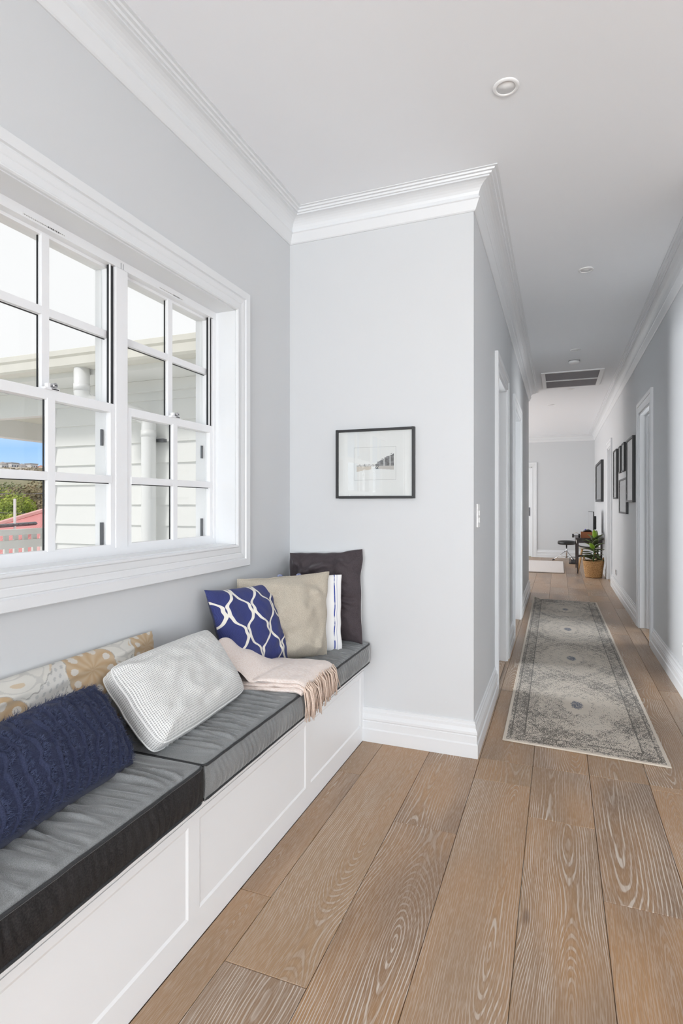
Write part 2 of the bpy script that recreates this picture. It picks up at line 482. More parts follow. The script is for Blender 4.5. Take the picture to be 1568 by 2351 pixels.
# mouldings ---------------------------------------------------------
BASE = [(0, 0), (0.022, 0), (0.022, 0.062), (0.017, 0.068), (0.017, 0.1), (0.0145, 0.1025), (0.0145, 0.106), (0.0195, 0.111), (0.0195, 0.121), (0.0165, 0.126), (0.011, 0.138), (0.011, 0.151), (0.0065, 0.156), (0.0065, 0.168), (0, 0.17)]
cove = [(0.026 + 0.056 * (1 - math.cos(a)), -0.082 + 0.056 * math.sin(a)) for a in [math.pi / 2 * i / 7 for i in range(8)]]
CROWN = [(0, -0.137), (0.005, -0.137), (0.010, -0.132), (0.028, -0.092), (0.033, -0.088), (0.033, -0.084), (0.026, -0.082)] + cove[1:] + [(0.082, -0.019), (0.091, -0.019), (0.094, -0.011), (0.106, -0.011), (0.109, -0.004), (0.121, -0.004), (0.121, 0.0), (0, 0)]
flat = lambda zoff: (lambda p, h: (p.x, p.y, zoff + h))
def crown(name, path, label):
    props(sweep(MB(), path, CROWN, flat(ZC - 0.0005)).build(name, M['trim'], smooth=False), label, 'cornice', kind='structure')
crown('trim_1', [(XL, YBK), (XL, YB), (XH, YB), (XH, YE), (XFAR, YE)], 'white stepped cornice along the window wall and around the hallway corner')
crown('trim_2', [(XFAR, YF), (XR, YF), (XR, 3.0), (XLIV, 3.0), (XLIV, YBK)], 'white stepped cornice along the far wall and right hallway wall')
def basebd(name, path, label):
    props(sweep(MB(), path, BASE, flat(0.0005)).build(name, M['trim']), label, 'skirting board', kind='structure')
CW = 0.10
basebd('baseboard_back', [(-0.926, YB), (XH, YB), (XH, D_L[0][0] - CW)], 'white moulded skirting on the alcove end wall wrapping into the hall')
basebd('baseboard_hall_left_middle', [(XH, D_L[0][1] + CW), (XH, D_L[1][0] - CW)], 'short white skirting between the two left hallway doors')
basebd('baseboard_hall_left_end', [(XH, D_L[1][1] + CW), (XH, YE), (XFAR, YE)], 'white skirting at the far end of the left hallway wall')
basebd('baseboard_far', [(FD[1] + CW, YF), (XR, YF), (XR, D_R[1][1] + CW)], 'white skirting in the far room behind the stool')
basebd('baseboard_right_middle', [(XR, D_R[1][0] - CW), (XR, D_R[0][1] + CW)], 'white skirting below the group of black frames')
basebd('baseboard_right_near', [(XR, D_R[0][0] - CW), (XR, 3.0), (XLIV, 3.0)], 'white skirting on the nearest stretch of the right wall')

CASE = [(0, 0), (0, 0.013), (0.004, 0.017), (0.008, 0.017), (0.012, 0.013), (0.034, 0.013), (0.037, 0.011), (0.040, 0.013), (0.058, 0.016), (0.061, 0.013), (0.064, 0.013), (0.067, 0.020), (0.097, 0.022), (0.10, 0.019), (0.10, 0)]
def door_case(n, X, sgn, a, b, label, top=TOPD, is_open=False):
    """casing + lining + closed leaf of a doorway in a wall that runs along Y (sgn: side the hall is on)"""
    r = root('door_%d' % n, (X, (a + b) / 2, 0), label, 'door', kind='structure')
    f3 = lambda p, h: (X + sgn * h, p.x, p.y)
    sweep(MB(), [(a, 0.0), (a, top), (b, top), (b, 0.0)], CASE, f3, side=-1).build('architrave', M['trim'], r)
    T = 0.12
    lx0, lx1 = sorted((X + sgn * 0.004, X - sgn * (T + 0.004)))
    j = MB().box(lx0, lx1, a, a + 0.018, 0, top).box(lx0, lx1, b - 0.018, b, 0, top).box(lx0, lx1, a, b, top - 0.018, top)
    j.build('jamb_lining', M['trim'], r, bevel=0.001)
    s0, s1 = sorted((X - sgn * 0.055, X - sgn * 0.085))
    MB().box(s0, s1, a + 0.018, a + 0.028, 0, top - 0.018).box(s0, s1, b - 0.028, b - 0.018, 0, top - 0.018).box(s0, s1, a + 0.018, b - 0.018, top - 0.028, top - 0.018).build('door_stop', M['trim'], r)
    d0, d1 = sorted((X - sgn * 0.086, X - sgn * 0.12))
    if is_open:
        d0, d1 = sorted((X - sgn * 0.125, X - sgn * (0.125 + b - a - 0.04)))
    leaf = (MB().box(d0, d1, b - 0.060, b - 0.024, 0.008, top - 0.021) if is_open else MB().box(d0, d1, a + 0.021, b - 0.021, 0.008, top - 0.021)).build('door_leaf', M['trim'], r, bevel=0.002)
    q0, q1 = sorted((X, X - sgn * 0.16))
    MB().box(q0, q1, a, b, -0.05, 0.004).build('threshold', M['oak'], r)
    q0, q1 = sorted((X - sgn * 0.1205, X - sgn * 0.15))
    if not is_open: MB().box(q0, q1, a - 0.03, b + 0.03, -0.05, top + 0.03).build('door_backing', M['trim'], r)  # hidden panel added to stop light leaking around the closed leaf
    hy = a + 0.075
    hx = X - sgn * 0.086
    if not is_open: MB().lathe([(0.0, 0), (0.025, 0), (0.025, sgn * 0.006), (0.009, sgn * 0.008), (0.009, sgn * 0.04), (0.0, sgn * 0.04)], (hx, hy, 1.0), 16, 'X').tube([(hx + sgn * 0.038, hy, 1.0), (hx + sgn * 0.04, hy + 0.05, 1.0), (hx + sgn * 0.038, hy + 0.11, 1.0)], 0.008).build('door_handle', M['metal'], leaf, smooth=True)
    if n == 3:
        for zz in (0.93, 1.03):
            MB().box(X - sgn * 0.078, X - sgn * 0.066, b - 0.0195, b - 0.0178, zz, zz + 0.055).build('strike_plate', M['metal'], r)
    return r
door_case(1, XH, 1, *D_L[0], 'white doorway nearest the seat alcove in the left hallway wall', is_open=True)
door_case(2, XH, 1, *D_L[1], 'white doorway further down the left hallway wall')
door_case(3, XR, -1, *D_R[0], 'white doorway with moulded casing in the right hallway wall near the frames', is_open=True)
door_case(4, XR, -1, *D_R[1], 'white doorway beside the potted plant in the right wall')
# plain bedrooms behind the two open doorways
def bedroom(side, x0, x1, y0, y1, zt, wx):
    t = 0.06
    fl_ = MB().box(x0, x1, y0, y1, -0.06, -0.001); props(fl_.build('floor_%s_bedroom' % side, M['oak']), 'oak floor of the bedroom on the %s of the hallway' % side, 'floor', kind='structure')
    m = MB().box(x0, x1, y0 - t, y0, -0.06, zt).box(x0, x1, y1, y1 + t, -0.06, zt).box(wx - t / 2, wx + t / 2, y0 - t, y1 + t, -0.06, zt)
    props(m.build('wall_%s_bedroom' % side, M['wall']), 'grey walls of the bedroom on the %s of the hallway' % side, 'wall', kind='structure')
    m = MB().box(x0, x1, y0 - t, y1 + t, zt, zt + t); props(m.build('ceiling_%s_bedroom' % side, M['ceiling']), 'white ceiling of the bedroom on the %s of the hallway' % side, 'ceiling', kind='structure')
bedroom('left', -3.7, XH - 0.12, 3.66, 5.15, 2.12, -3.73)
bedroom('right', XR + 0.12, 3.45, 3.2, 7.4, 2.6, 3.48)
# glazed door in the far wall
r = root('door_5', ((FD[0] + FD[1]) / 2, YF, 0), 'bright white panelled door in the far wall', 'door', kind='structure')
sweep(MB(), [(FD[0], 0.0), (FD[0], 2.04), (FD[1], 2.04), (FD[1], 0.0)], CASE, lambda p, h: (p.x, YF - h, p.y), side=-1).build('architrave', M['trim'], r)
MB().box(FD[0], FD[0] + 0.018, YF - 0.004, YF + 0.15, 0, 2.04).box(FD[1] - 0.018, FD[1], YF - 0.004, YF + 0.15, 0, 2.04).box(FD[0], FD[1], YF - 0.004, YF + 0.15, 2.022, 2.04).build('jamb_lining', M['trim'], r)
a, b = FD[0] + 0.02, FD[1] - 0.02
lf = MB().box(a, b, YF + 0.05, YF + 0.09, 0.01, 2.02).build('door_leaf', M['trim'], r, bevel=0.002)
for z0, z1 in ((0.2, 0.85), (1.0, 1.88)): MB().box(a + 0.11, b - 0.11, YF + 0.044, YF + 0.05, z0, z1).build('door_panel', M['trim'], lf, bevel=0.004)
MB().lathe([(0.0, 0), (0.025, 0), (0.025, -0.006), (0.009, -0.008), (0.009, -0.05), (0.0, -0.05)], (b - 0.05, YF + 0.05, 1.05), 16, 'Y').tube([(b - 0.05, YF + 0.0, 1.05), (b - 0.16, YF + 0.0, 1.05)], 0.01).box(b - 0.075, b - 0.025, YF + 0.042, YF + 0.05, 0.93, 1.12).build('door_handle', M['dark_metal'], lf)

# wide glazing out of view (daylight of the living space and of the far room)
def glazing(n, X, a0, a1, z0, z1, parts, label, turn=False):
    r = root('window_%d' % n, (X, (a0 + a1) / 2, z0) if not turn else ((a0 + a1) / 2, X, z0), label, 'window', kind='structure')
    class MB(globals()['MB']):
        def box(s, x0, x1, y0, y1, z0, z1):
            return super().box(x0, x1, y0, y1, z0, z1) if not turn else super().box(y0, y1, x0, x1, z0, z1)
    f = MB().box(X - 0.04, X + 0.04, a0, a1, z0, z0 + 0.05).box(X - 0.04, X + 0.04, a0, a1, z1 - 0.05, z1)
    for i in range(parts + 1):
        y = a0 + (a1 - a0 - 0.06) * i / parts
        f.box(X - 0.04, X + 0.04, y, y + 0.06, z0, z1)
    f.build('frame', M['alu'], r)
    for i in range(parts):
        y0 = a0 + (a1 - a0 - 0.06) * i / parts + 0.06; y1 = a0 + (a1 - a0 - 0.06) * (i + 1) / parts
        pane = MB().box(X, X + 0.004, y0, y1, z0 + 0.05, z1 - 0.05); pane.f = [pane.f[5]] if not turn else [pane.f[2]]; pane.build('pane', M['glass'], r)
glazing(2, XLIV + 0.06, *GLV, 4, 'wide white glazed doors of the living space')
glazing(4, YBK - 0.06, *GLB, 4, 'unseen white glazed doors added behind the camera to let light in', True)  # unseen opening, placed to even out the light from behind
glazing(3, XFAR - 0.06, *GLF, 4, 'wide white glazed doors of the far room')

# ------------------------------------------------------------------ the sash window
WR = root('window_1', (XL, 1.27, WIN[2]), 'white sash window with small square panes above the window seat', 'window', kind='structure')
sweep(MB(), [(WIN[0], WIN[2]), (WIN[0], WIN[3]), (WIN[1], WIN[3]), (WIN[1], WIN[2])], CASE, lambda p, h: (XL + h, p.x, p.y), closed=True, side=-1).build('architrave', M['trim'], WR)
XFR = -1.44
rv = MB()
for (y0, y1, z0, z1) in ((WIN[0], WIN[0] + 0.004, WIN[2], WIN[3]), (WIN[1] - 0.004, WIN[1], WIN[2], WIN[3]), (WIN[0], WIN[1], WIN[2], WIN[2] + 0.004), (WIN[0], WIN[1], WIN[3] - 0.004, WIN[3])):
    rv.box(XFR - 0.1, XL + 0.004, y0, y1, z0, z1)
rv.build('reveal_lining', M['trim'], WR)
fr = MB()
UN = [(0.416, 0.951), (1.008, 1.543), (1.60, 2.135)]
fr.box(-1.535, XFR, WIN[0], WIN[1], 2.030, WIN[3]).box(-1.535, XFR, WIN[0], WIN[1], WIN[2], 1.045)
for y0, y1 in ((WIN[0], 0.416), (0.951, 1.008), (1.543, 1.60), (2.135, WIN[1])):
    fr.box(-1.535, XFR, y0, y1, 1.045, 2.03)
fr.build('window_frame', M['alu'], WR, bevel=0.0015)
for yy in (0.9795, 1.5715):      # joint lines where two frames meet
    MB().box(XFR, XFR + 0.0006, yy - 0.006, yy - 0.0045, 2.03, 2.05).box(XFR, XFR + 0.0006, yy + 0.0045, yy + 0.006, 2.03, 2.05).build('frame_joint', M['dark_metal'], WR)
for ui, (y0, y1) in enumerate(UN):
    ym = (y0 + y1) / 2
    for up in (True, False):
        if up:
            xa, xb, z0, z1, br, tr, st, hm0, hm1 = -1.492, -1.468, 1.520, 2.048, 0.030, 0.028, 0.014, 1.777, 1.803
        else:
            xa, xb, z0, z1, br, tr, st, hm0, hm1 = -1.466, -1.443, 1.045, 1.547, 0.014, 0.030, 0.022, 1.272, 1.298
        s = MB().box(xa, xb, y0, y0 + st, z0, z1).box(xa, xb, y1 - st, y1, z0, z1).box(xa, xb, y0 + st, y1 - st, z0, z0 + br).box(xa, xb, y0 + st, y1 - st, z1 - tr, z1)
        so = s.build('sash', M['alu'], WR, bevel=0.0012)
        xm = (xa + xb) / 2
        MB().box(xb - 0.010, xb + 0.003, ym - 0.014, ym + 0.014, z0 + br - 0.004, z1 - tr + 0.004).build('muntin', M['alu'], so, bevel=0.001)
        for (p, q) in ((y0 + st - 0.004, ym - 0.014), (ym + 0.014, y1 - st + 0.004)):
            MB().box(xb - 0.010, xb + 0.003, p, q, hm0, hm1).build('muntin', M['alu'], so, bevel=0.001)
            for (c, d) in ((z0 + br - 0.004, hm0), (hm1, z1 - tr + 0.004)):
                MB().quad((xm - 0.006, p, c), (xm - 0.006, q, c), (xm - 0.006, q, d), (xm - 0.006, p, d)).build('pane', M['glass'], so)
                # black glazing gasket around the pane
                g = 0.0006
                MB().box(xm - 0.004, xm + 0.001, p, q, d - g - 0.002, d).box(xm - 0.004, xm + 0.001, q - g - 0.002, q, c, d).build('gasket', M['black_seal'], so)
        if not up:
            # sash lock on the meeting rail
            lk = MB().box(xb - 0.010, xb + 0.006, ym - 0.026, ym + 0.028, z1, z1 + 0.007).box(xb - 0.010, xb + 0.004, ym - 0.014, ym - 0.004, z1 + 0.007, z1 + 0.020).build('sash_lock', M['alu'], so, bevel=0.001)
            MB().lathe([(0, 0), (0.0085, 0), (0.0085, 0.014), (0.007, 0.016), (0, 0.016)], (xb - 0.006, ym + 0.010, z1 + 0.0145), 18, 'X').build('lock_barrel', M['metal'], so, smooth=False)
            MB().box(xb + 0.006, xb + 0.0068, ym - 0.002, ym + 0.024, z1 + 0.0015, z1 + 0.0045).box(xb + 0.0098, xb + 0.0104, ym + 0.006, ym + 0.014, z1 + 0.0135, z1 + 0.0155).build('lock_slot', M['black_seal'], so)
            MB().box(-1.50, -1.494, y1 - 0.012, y1 - 0.003, 1.405, 1.462).build('screen_latch', M['dark_metal'], so)
            MB().box(-1.50, -1.494, y1 - 0.014, y1 - 0.002, 1.055, 1.135).build('screen_catch', M['dark_metal'], so)
    MB().box(-1.462, -1.452, y1 - 0.021, y1 - 0.001, 1.549, 2.03).build('sash_track', M['black_seal'], WR)
    MB().box(-1.4519, -1.4465, y1 - 0.0215, y1 - 0.0185, 1.549, 2.03).build('track_lip', M['alu'], WR)
    # manufacturer's rating sticker: pale strip with small dark print
    ys = ym - 0.10
    st = MB().box(XFR, XFR + 0.0006, ys, ys + 0.15, 2.0335, 2.0415).build('sticker', M['plastic'], WR)
    pr = MB(); rr = random.Random(5 + ui); yy = ys + 0.004
    while yy < ys + 0.146:
        w = rr.uniform(0.002, 0.006); big = ys + 0.085 < yy < ys + 0.125
        hgt = 0.0045 if big else 0.0016
        pr.box(XFR + 0.0006, XFR + 0.0009, yy, yy + w, 2.0375 - hgt / 2, 2.0375 + hgt / 2); yy += w + rr.uniform(0.0012, 0.003)
    pr.build('sticker_print', M['dark_metal'], st)

# ------------------------------------------------------------------ window seat
XB, ZB, ZS = -0.925, 0.40, 0.508          # front of the bench, its lid, top of the cushions
YS0 = -1.0
BR = root('window_seat', (-1.13, 0.85, 0), 'long white built-in window seat with shaker panelled front', 'bench')
MB().box(XL, XB - 0.03, YS0, YB, 0.0, 0.352).build('carcass', M['bench'], BR)
MB().box(XL, XB, YS0, YB, 0.3545, ZB).build('lid', M['bench'], BR, bevel=0.002)
fr = MB().box(XB - 0.03, XB - 0.001, YS0, YB, 0.0, 0.082).box(XB - 0.03, XB - 0.001, YS0, YB, 0.332, 0.352)
STILES = [(-1.0, -0.95), (-0.222, -0.172), (0.5285, 0.5785), (1.256, 1.306), (2.006, 2.052), (2.66, YB)]
for a, b in STILES: fr.box(XB - 0.03, XB - 0.001, a, b, 0.082, 0.332)
fr.build('face_frame', M['bench'], BR)
for (a, b), (c, d) in zip(STILES[:-1], STILES[1:]):
    # recessed panel with a sloped edge
    w, dp = 0.008, 0.0035
    X0, X1 = XB - 0.001, XB - 0.001 - dp
    o = [(X0, b, 0.082), (X0, c, 0.082), (X0, c, 0.332), (X0, b, 0.332)]
    i = [(X1, b + w, 0.082 + w), (X1, c - w, 0.082 + w), (X1, c - w, 0.332 - w), (X1, b + w, 0.332 - w)]
    p = MB()
    for k in range(4): p.quad(o[k], o[(k + 1) % 4], i[(k + 1) % 4], i[k])
    p.quad(*i)
    p.build('panel', M['bench'], BR)

# velvet ------------------------------------------------------------
def velvet(name, dark, lite, sheen, grain=900, rough=0.7):
    t = NT(name)
    v = t.coord('Object')
    g = t.noise(v, grain, 3.0, 0.6)
    big = t.noise(v, 9, 3.0, 0.6)
    c = t.mix(t.smooth(g, 0.3, 0.75), dark, lite)
    c = t.mix(t.math('MULTIPLY', t.smooth(big, 0.35, 0.7), 0.3), c, lite)
    t.base(c); t.set(Roughness=rough, Sheen_Weight=sheen, Sheen_Roughness=0.3, Sheen_Tint=(0.9, 0.92, 0.92, 1), Specular_IOR_Level=0.25)
    t.bump(g, 0.15, 0.0008)
    return t.m
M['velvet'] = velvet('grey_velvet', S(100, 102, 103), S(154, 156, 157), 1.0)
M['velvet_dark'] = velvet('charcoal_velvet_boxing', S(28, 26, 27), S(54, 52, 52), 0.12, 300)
M['piping'] = velvet('dark_velvet_piping', S(44, 45, 47), S(66, 67, 69), 0.2)
M['velvet_char'] = velvet('charcoal_brown_velvet', S(56, 49, 52), S(82, 74, 78), 0.7, 500)
def fbm(x, y, z=0.0):
    return mn.noise((x, y, z))
def seat_cushion(y0, y1, label, folds, front_mat):
    x0, x1, zb, zt = XL + 0.006, -0.885, ZB + 0.001, ZS
    R = root('seat_cushion', ((x0 + x1) / 2, (y0 + y1) / 2, ZB), label, 'seat cushion', 'grey velvet seat cushions on the window seat')
    nx, ny = 60, int((y1 - y0) / 0.0036)
    rc = random.Random(int(y0 * 100) + 77); cre = []
    yy = y0 + 0.05
    while yy < y1 - 0.05:
        cre.append((yy, rc.uniform(0.45, 0.85), rc.uniform(0.16, 0.36), rc.uniform(0.0045, 0.0095), rc.uniform(0.0012, 0.0048) * rc.choice((1, 1, -0.6)), rc.uniform(-0.10, 0.16)))
        yy += rc.uniform(0.010, 0.032)
    def fold(x, y):
        u = (x - x0) / (x1 - x0); tot = 0.0
        ed = min(1.0, (1 - u) / 0.06)
        for (cy_, cu, lu, w, am, cv) in cre:
            dy = y - cy_ + cv * (u - 0.95) ** 2 - 0.02 * (u - 0.8)
            if abs(dy) > 3 * w: continue
            al = (u - cu) / lu
            if abs(al) > 2: continue
            g = math.exp(-al * al)
            tot += am * g * (math.exp(-(dy / w) ** 2) - 0.5 * math.exp(-((dy - 1.7 * w) / w) ** 2))
        return folds * (2.3 * tot * ed + 0.45 * fold_old(x, y))
    def fold_old(x, y):
        u = (x - x0) / (x1 - x0)
        e = max(0.0, min(1.0, (u - 0.25) / 0.55))
        bend = 0.05 * math.sin(u * 3.0)
        ph = (y + bend + 0.014 * fbm(x * 6, y * 5, 3)) * 2 * math.pi / 0.036 + 2.2 * fbm(x * 3, y * 7, 1)
        amp = folds * (0.0062 * e * (1.0 - max(0, (u - 0.93) / 0.07)) * (0.55 + 0.9 * abs(fbm(x * 2.5, y * 4.5, 5))))
        m = min(1.0, (y - y0) / 0.10, (y1 - y) / 0.12)
        return amp * max(0.0, m) * math.sin(ph)
    rows, uvs = [], []
    rr = 0.014
    for i in range(nx + 1):
        u = i / nx; x = x0 + (x1 - x0) * u; row = []
        for j in range(ny + 1):
            w = j / ny; y = y0 + (y1 - y0) * w
            dx = min(x - x0, x1 - x); dy = min(y - y0, y1 - y)
            e = min(dx, dy)
            z = zt - (rr - math.sqrt(max(0, rr * rr - (rr - min(e, rr)) ** 2))) * 0.7
            crown_ = 0.010 * (1 - (2 * u - 1) ** 4) * (1 - (2 * w - 1) ** 10)
            z += crown_ - 0.004 + fold(x, y) + 0.0025 * fbm(x * 9, y * 9, 7)
            row.append((x, y, z))
        rows.append(row)
    top = MB().grid(rows)
    top.build('top_panel', M['velvet'], R, smooth=True, fix=False)
    # boxing: front, ends, underside
    bx = MB(); nz = 12
    rows = []
    for k in range(nz + 1):
        f = k / nz; row = []
        for j in range(ny + 1):
            y = y0 + (y1 - y0) * j / ny
            bul = 0.010 * math.sin(math.pi * f)
            m = max(0.0, min(1.0, (y - y0) / 0.06, (y1 - y) / 0.06))
            wr = folds * 0.0045 * math.sin(math.pi * f) * m * math.sin(y * 2 * math.pi / 0.024 + 5 * fbm(y * 9, f * 1.2, 2) + f * 1.6) * (0.25 + 1.3 * abs(fbm(y * 7, 1, 4)))
            row.append((x1 + bul * min(1, m + 0.3) + wr, y, zb + 0.003 + (zt - 0.014 - zb) * f))
        rows.append(row)
    bx.grid(rows)
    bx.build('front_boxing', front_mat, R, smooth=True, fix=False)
    MB().box(x0, x1, y0 + 0.002, y1 - 0.002, zb, zt - 0.012).build('core', M['velvet'], R)
    pr = 0.0042
    for z in (zt - 0.011, zb + 0.005):
        pts = [(x0, y0, z), (x1 - 0.012, y0, z), (x1 - 0.003, y0 + 0.004, z), (x1 + 0.001, y0 + 0.014, z)]
        for j in range(1, 40): pts.append((x1 + 0.001 + 0.0012 * fbm(j * 1.7, z * 9), y0 + 0.014 + (y1 - y0 - 0.028) * j / 40, z + 0.0016 * fbm(j * 1.3, 4)))
        pts += [(x1 + 0.001, y1 - 0.014, z), (x1 - 0.003, y1 - 0.004, z), (x1 - 0.012, y1, z), (x0, y1, z)]
        MB().tube(pts, pr, 6).build('piping', M['piping'], R, smooth=True)
    return R
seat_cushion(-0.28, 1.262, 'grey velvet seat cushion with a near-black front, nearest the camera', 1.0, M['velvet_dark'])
seat_cushion(1.270, 2.682, 'grey velvet seat cushion with dark piping at the corner end under the pink throw', 1.0, M['velvet'])

# ------------------------------------------------------------------ pillows
def pillow_surface(quad, thick, n=80, pinch=0.03, rnd=0.0, wob=0.008, power=2.4, q=0.55, wr=0.0, seed=0, folds=(), gus=0.0, sag=0.0):
    """returns function P(s,t,side): s across, t up in [-1,1]; side +1 front, -1 back"""
    TL, TR, BR_, BL = [Vector(p) for p in quad]
    nrm = ((TR - TL) + (BR_ - BL)).cross((TL - BL) + (TR - BR_)).normalized()
    def P(s, t, side):
        a = s * (1 - pinch * (1 - t * t) - rnd * (s * t) ** 6); b = t * (1 - pinch * (1 - s * s) - rnd * (s * t) ** 6)
        a += wob * 2 * fbm(t * 3.1 + seed, 7.7, s * 0.8); b += wob * 2 * fbm(s * 3.1 + seed, 3.3, t * 0.8)
        u, v = (a + 1) / 2, (b + 1) / 2
        p = (BL * (1 - u) + BR_ * u) * (1 - v) + (TL * (1 - u) + TR * u) * v
        prof = max(0.0, (1 - abs(s) ** power) * (1 - abs(t) ** power)) ** q
        d = thick * 0.5 * prof + gus * 0.5
        edge = min(1.0, 4 * (1 - max(abs(s), abs(t))))
        if wr:
            d += edge * wr * (fbm(s * 2.2 + seed, t * 2.2, side + seed) + 0.5 * fbm(s * 5 + seed, t * 5, side * 2 + seed))
        if side > 0:
            for (cs, ct, ang, ln, wd, am) in folds:
                ds, dt = s - cs, t - ct
                al = ds * math.cos(ang) + dt * math.sin(ang); ac = -ds * math.sin(ang) + dt * math.cos(ang)
                ac += 0.10 * al * al
                d += edge * am * math.exp(-(al / ln) ** 2) * (math.exp(-(ac / wd) ** 2) - 0.6 * math.exp(-((ac - 1.6 * wd) / wd) ** 2))
        return p + nrm * side * d
    P.nrm = nrm
    return P
def pillow(name, loc, label, quad, thick, front, back, n=80, nb=60, pip=None, pip_r=0.003, group='cushions scattered on the window seat', **kw):
    R = root(name, loc, label, 'cushion', group)
    P = pillow_surface(quad, thick, **kw)
    gus = kw.get('gus', 0.0)
    for side, mat, nm, n in ((1, front, 'front_panel', n), (-1, back, 'back_panel', nb)):
        rows, uvs = [], []
        for i in range(n + 1):
            t = -math.cos(math.pi * i / n) * 0.5 - (0.5 - i / n)
            row, uu = [], []
            for j in range(n + 1):
                s = -math.cos(math.pi * j / n) * 0.5 - (0.5 - j / n)
                row.append(P(s, t, side)); uu.append(((s + 1) / 2, (t + 1) / 2))
            rows.append(row if side > 0 else row[::-1]); uvs.append(uu if side > 0 else uu[::-1])
        MB().grid(rows, uvs).build(nm, mat, R, smooth=True, fix=False)
    per = [(-1 + 2 * i / 40, -1) for i in range(40)] + [(1, -1 + 2 * i / 40) for i in range(40)] + [(1 - 2 * i / 40, 1) for i in range(40)] + [(-1, 1 - 2 * i / 40) for i in range(41)]
    if gus:
        rows = [[P(s, t, 1) for s, t in per], [P(s, t, 1) * 0.5 + P(s, t, -1) * 0.5 + (P(s, t, 1) * 0.5 + P(s, t, -1) * 0.5 - P(0, 0, 1) * 0.5 - P(0, 0, -1) * 0.5).normalized() * 0.004 for s, t in per], [P(s, t, -1) for s, t in per]]
        L = [0.0]
        for k in range(1, len(per)): L.append(L[-1] + (rows[0][k] - rows[0][k - 1]).length)
        uvs = [[(l / 0.5, w * 0.12) for l in L] for w in (0, 0.5, 1)]
        MB().grid(rows, uvs).build('gusset', pip[1] if pip else front, R, smooth=True, fix=False)
        if pip:
            for side in (1, -1): MB().tube([P(s, t, side) for s, t in per], pip_r, 6).build('piping', pip[0], R, smooth=True)
    elif pip:
        MB().tube([P(s, t, 1) for s, t in per], pip_r, 6).build('piping', pip[0], R, smooth=True)
    return R, P

def fabric(name, c1, c2, scale=300, bump=0.4, dist=0.0015, sheen=0.15, rough=0.9):
    t = NT(name); v = t.coord('Object'); g = t.noise(v, scale, 3.0, 0.65)
    t.base(t.mix(t.smooth(g, 0.32, 0.7), c1, c2)); t.set(Roughness=rough, Sheen_Weight=sheen, Specular_IOR_Level=0.2)
    t.bump(g, bump, dist); return t.m
M['white_cotton'] = fabric('white_cotton', S(222, 222, 220), S(240, 240, 239), 500, 0.2)
M['beige'] = fabric('beige_boucle', S(172, 163, 148), S(206, 198, 183), 480, 0.9, 0.002)
M['navy'] = fabric('navy_cotton', S(42, 47, 70), S(55, 61, 86), 350, 0.3, 0.0012, 0.1)
M['navy_fray'] = fabric('navy_frayed_thread', S(38, 44, 68), S(74, 82, 112), 120, 0.2, 0.001, 0.15)

# charcoal square against the end wall, white back
pillow('velvet_cushion', (-1.12, 2.62, ZS), 'charcoal velvet square cushion standing against the end wall', [(-1.315, 2.655, 0.945), (-0.915, 2.665, 0.972), (-0.895, 2.60, 0.512), (-1.315, 2.60, 0.512)], 0.15, M['velvet_char'], M['white_cotton'], n=110, pinch=0.05, wob=0.016, wr=0.022, seed=3.1, q=0.5,
       folds=[(-0.2, 0.62, 0.25, 0.5, 0.07, 0.016), (0.45, 0.25, -0.35, 0.45, 0.05, 0.018), (0.7, -0.12, -0.1, 0.35, 0.05, 0.020), (-0.5, 0.1, 0.5, 0.4, 0.07, 0.014), (0.1, -0.5, 0.2, 0.6, 0.08, 0.014), (0.5, 0.78, -0.5, 0.3, 0.05, 0.014), (-0.3, 0.35, 0.45, 0.5, 0.05, 0.012), (0.3, -0.1, -0.3, 0.6, 0.05, 0.012), (-0.85, 0.85, -0.8, 0.25, 0.05, 0.014)])
# striped cushion behind the beige one
def stripe_mat():
    t = NT('white_cotton_blue_stripes'); u = t.xyz(t.coord('UV'))
    d = t.math('ABSOLUTE', t.math('SUBTRACT', u[0], 0.5))
    a = t.math('MULTIPLY', t.smooth(d, 0.405, 0.407), t.smooth(d, 0.422, 0.420))
    b = t.math('MULTIPLY', t.smooth(d, 0.440, 0.442), t.smooth(d, 0.448, 0.446))
    br = t.smooth(t.noise(t.vec(t.math('MULTIPLY', u[0], 3), t.math('MULTIPLY', u[1], 9)), 1.0), 0.3, 0.5)
    m = t.math('MAXIMUM', t.math('MULTIPLY', a, br), t.math('MULTIPLY', b, 0.55))
    t.base(t.mix(m, S(236, 236, 236), S(66, 84, 160))); t.set(Roughness=0.9)
    t.bump(t.noise(t.coord('Object'), 500, 2.0), 0.2, 0.001); return t.m
M['stripe'] = stripe_mat()
M['tie'] = fabric('blue_white_tie', S(60, 78, 150), S(190, 196, 212), 160, 0.2)
R, P = pillow('striped_cushion', (-1.12, 2.38, ZS), 'white cushion with thin blue edge stripes behind the beige cushion', [(-1.318, 2.235, 0.858), (-0.972, 2.515, 0.862), (-0.955, 2.475, 0.506), (-1.295, 2.20, 0.506)], 0.075, M['stripe'], M['stripe'], n=60, pinch=0.02, wr=0.006, seed=8.0)
for f in (-0.35, 0.05):
    c = P(f, 1.0, 1)
    MB().tube([c + Vector((0.007 * math.cos(a), 0.007 * math.cos(a), 0.004 + 0.008 * math.sin(a))) for a in [i * 2 * math.pi / 12 for i in range(13)]], 0.005, 6, cap=False).build('tie_loop', M['tie'], R, smooth=True)
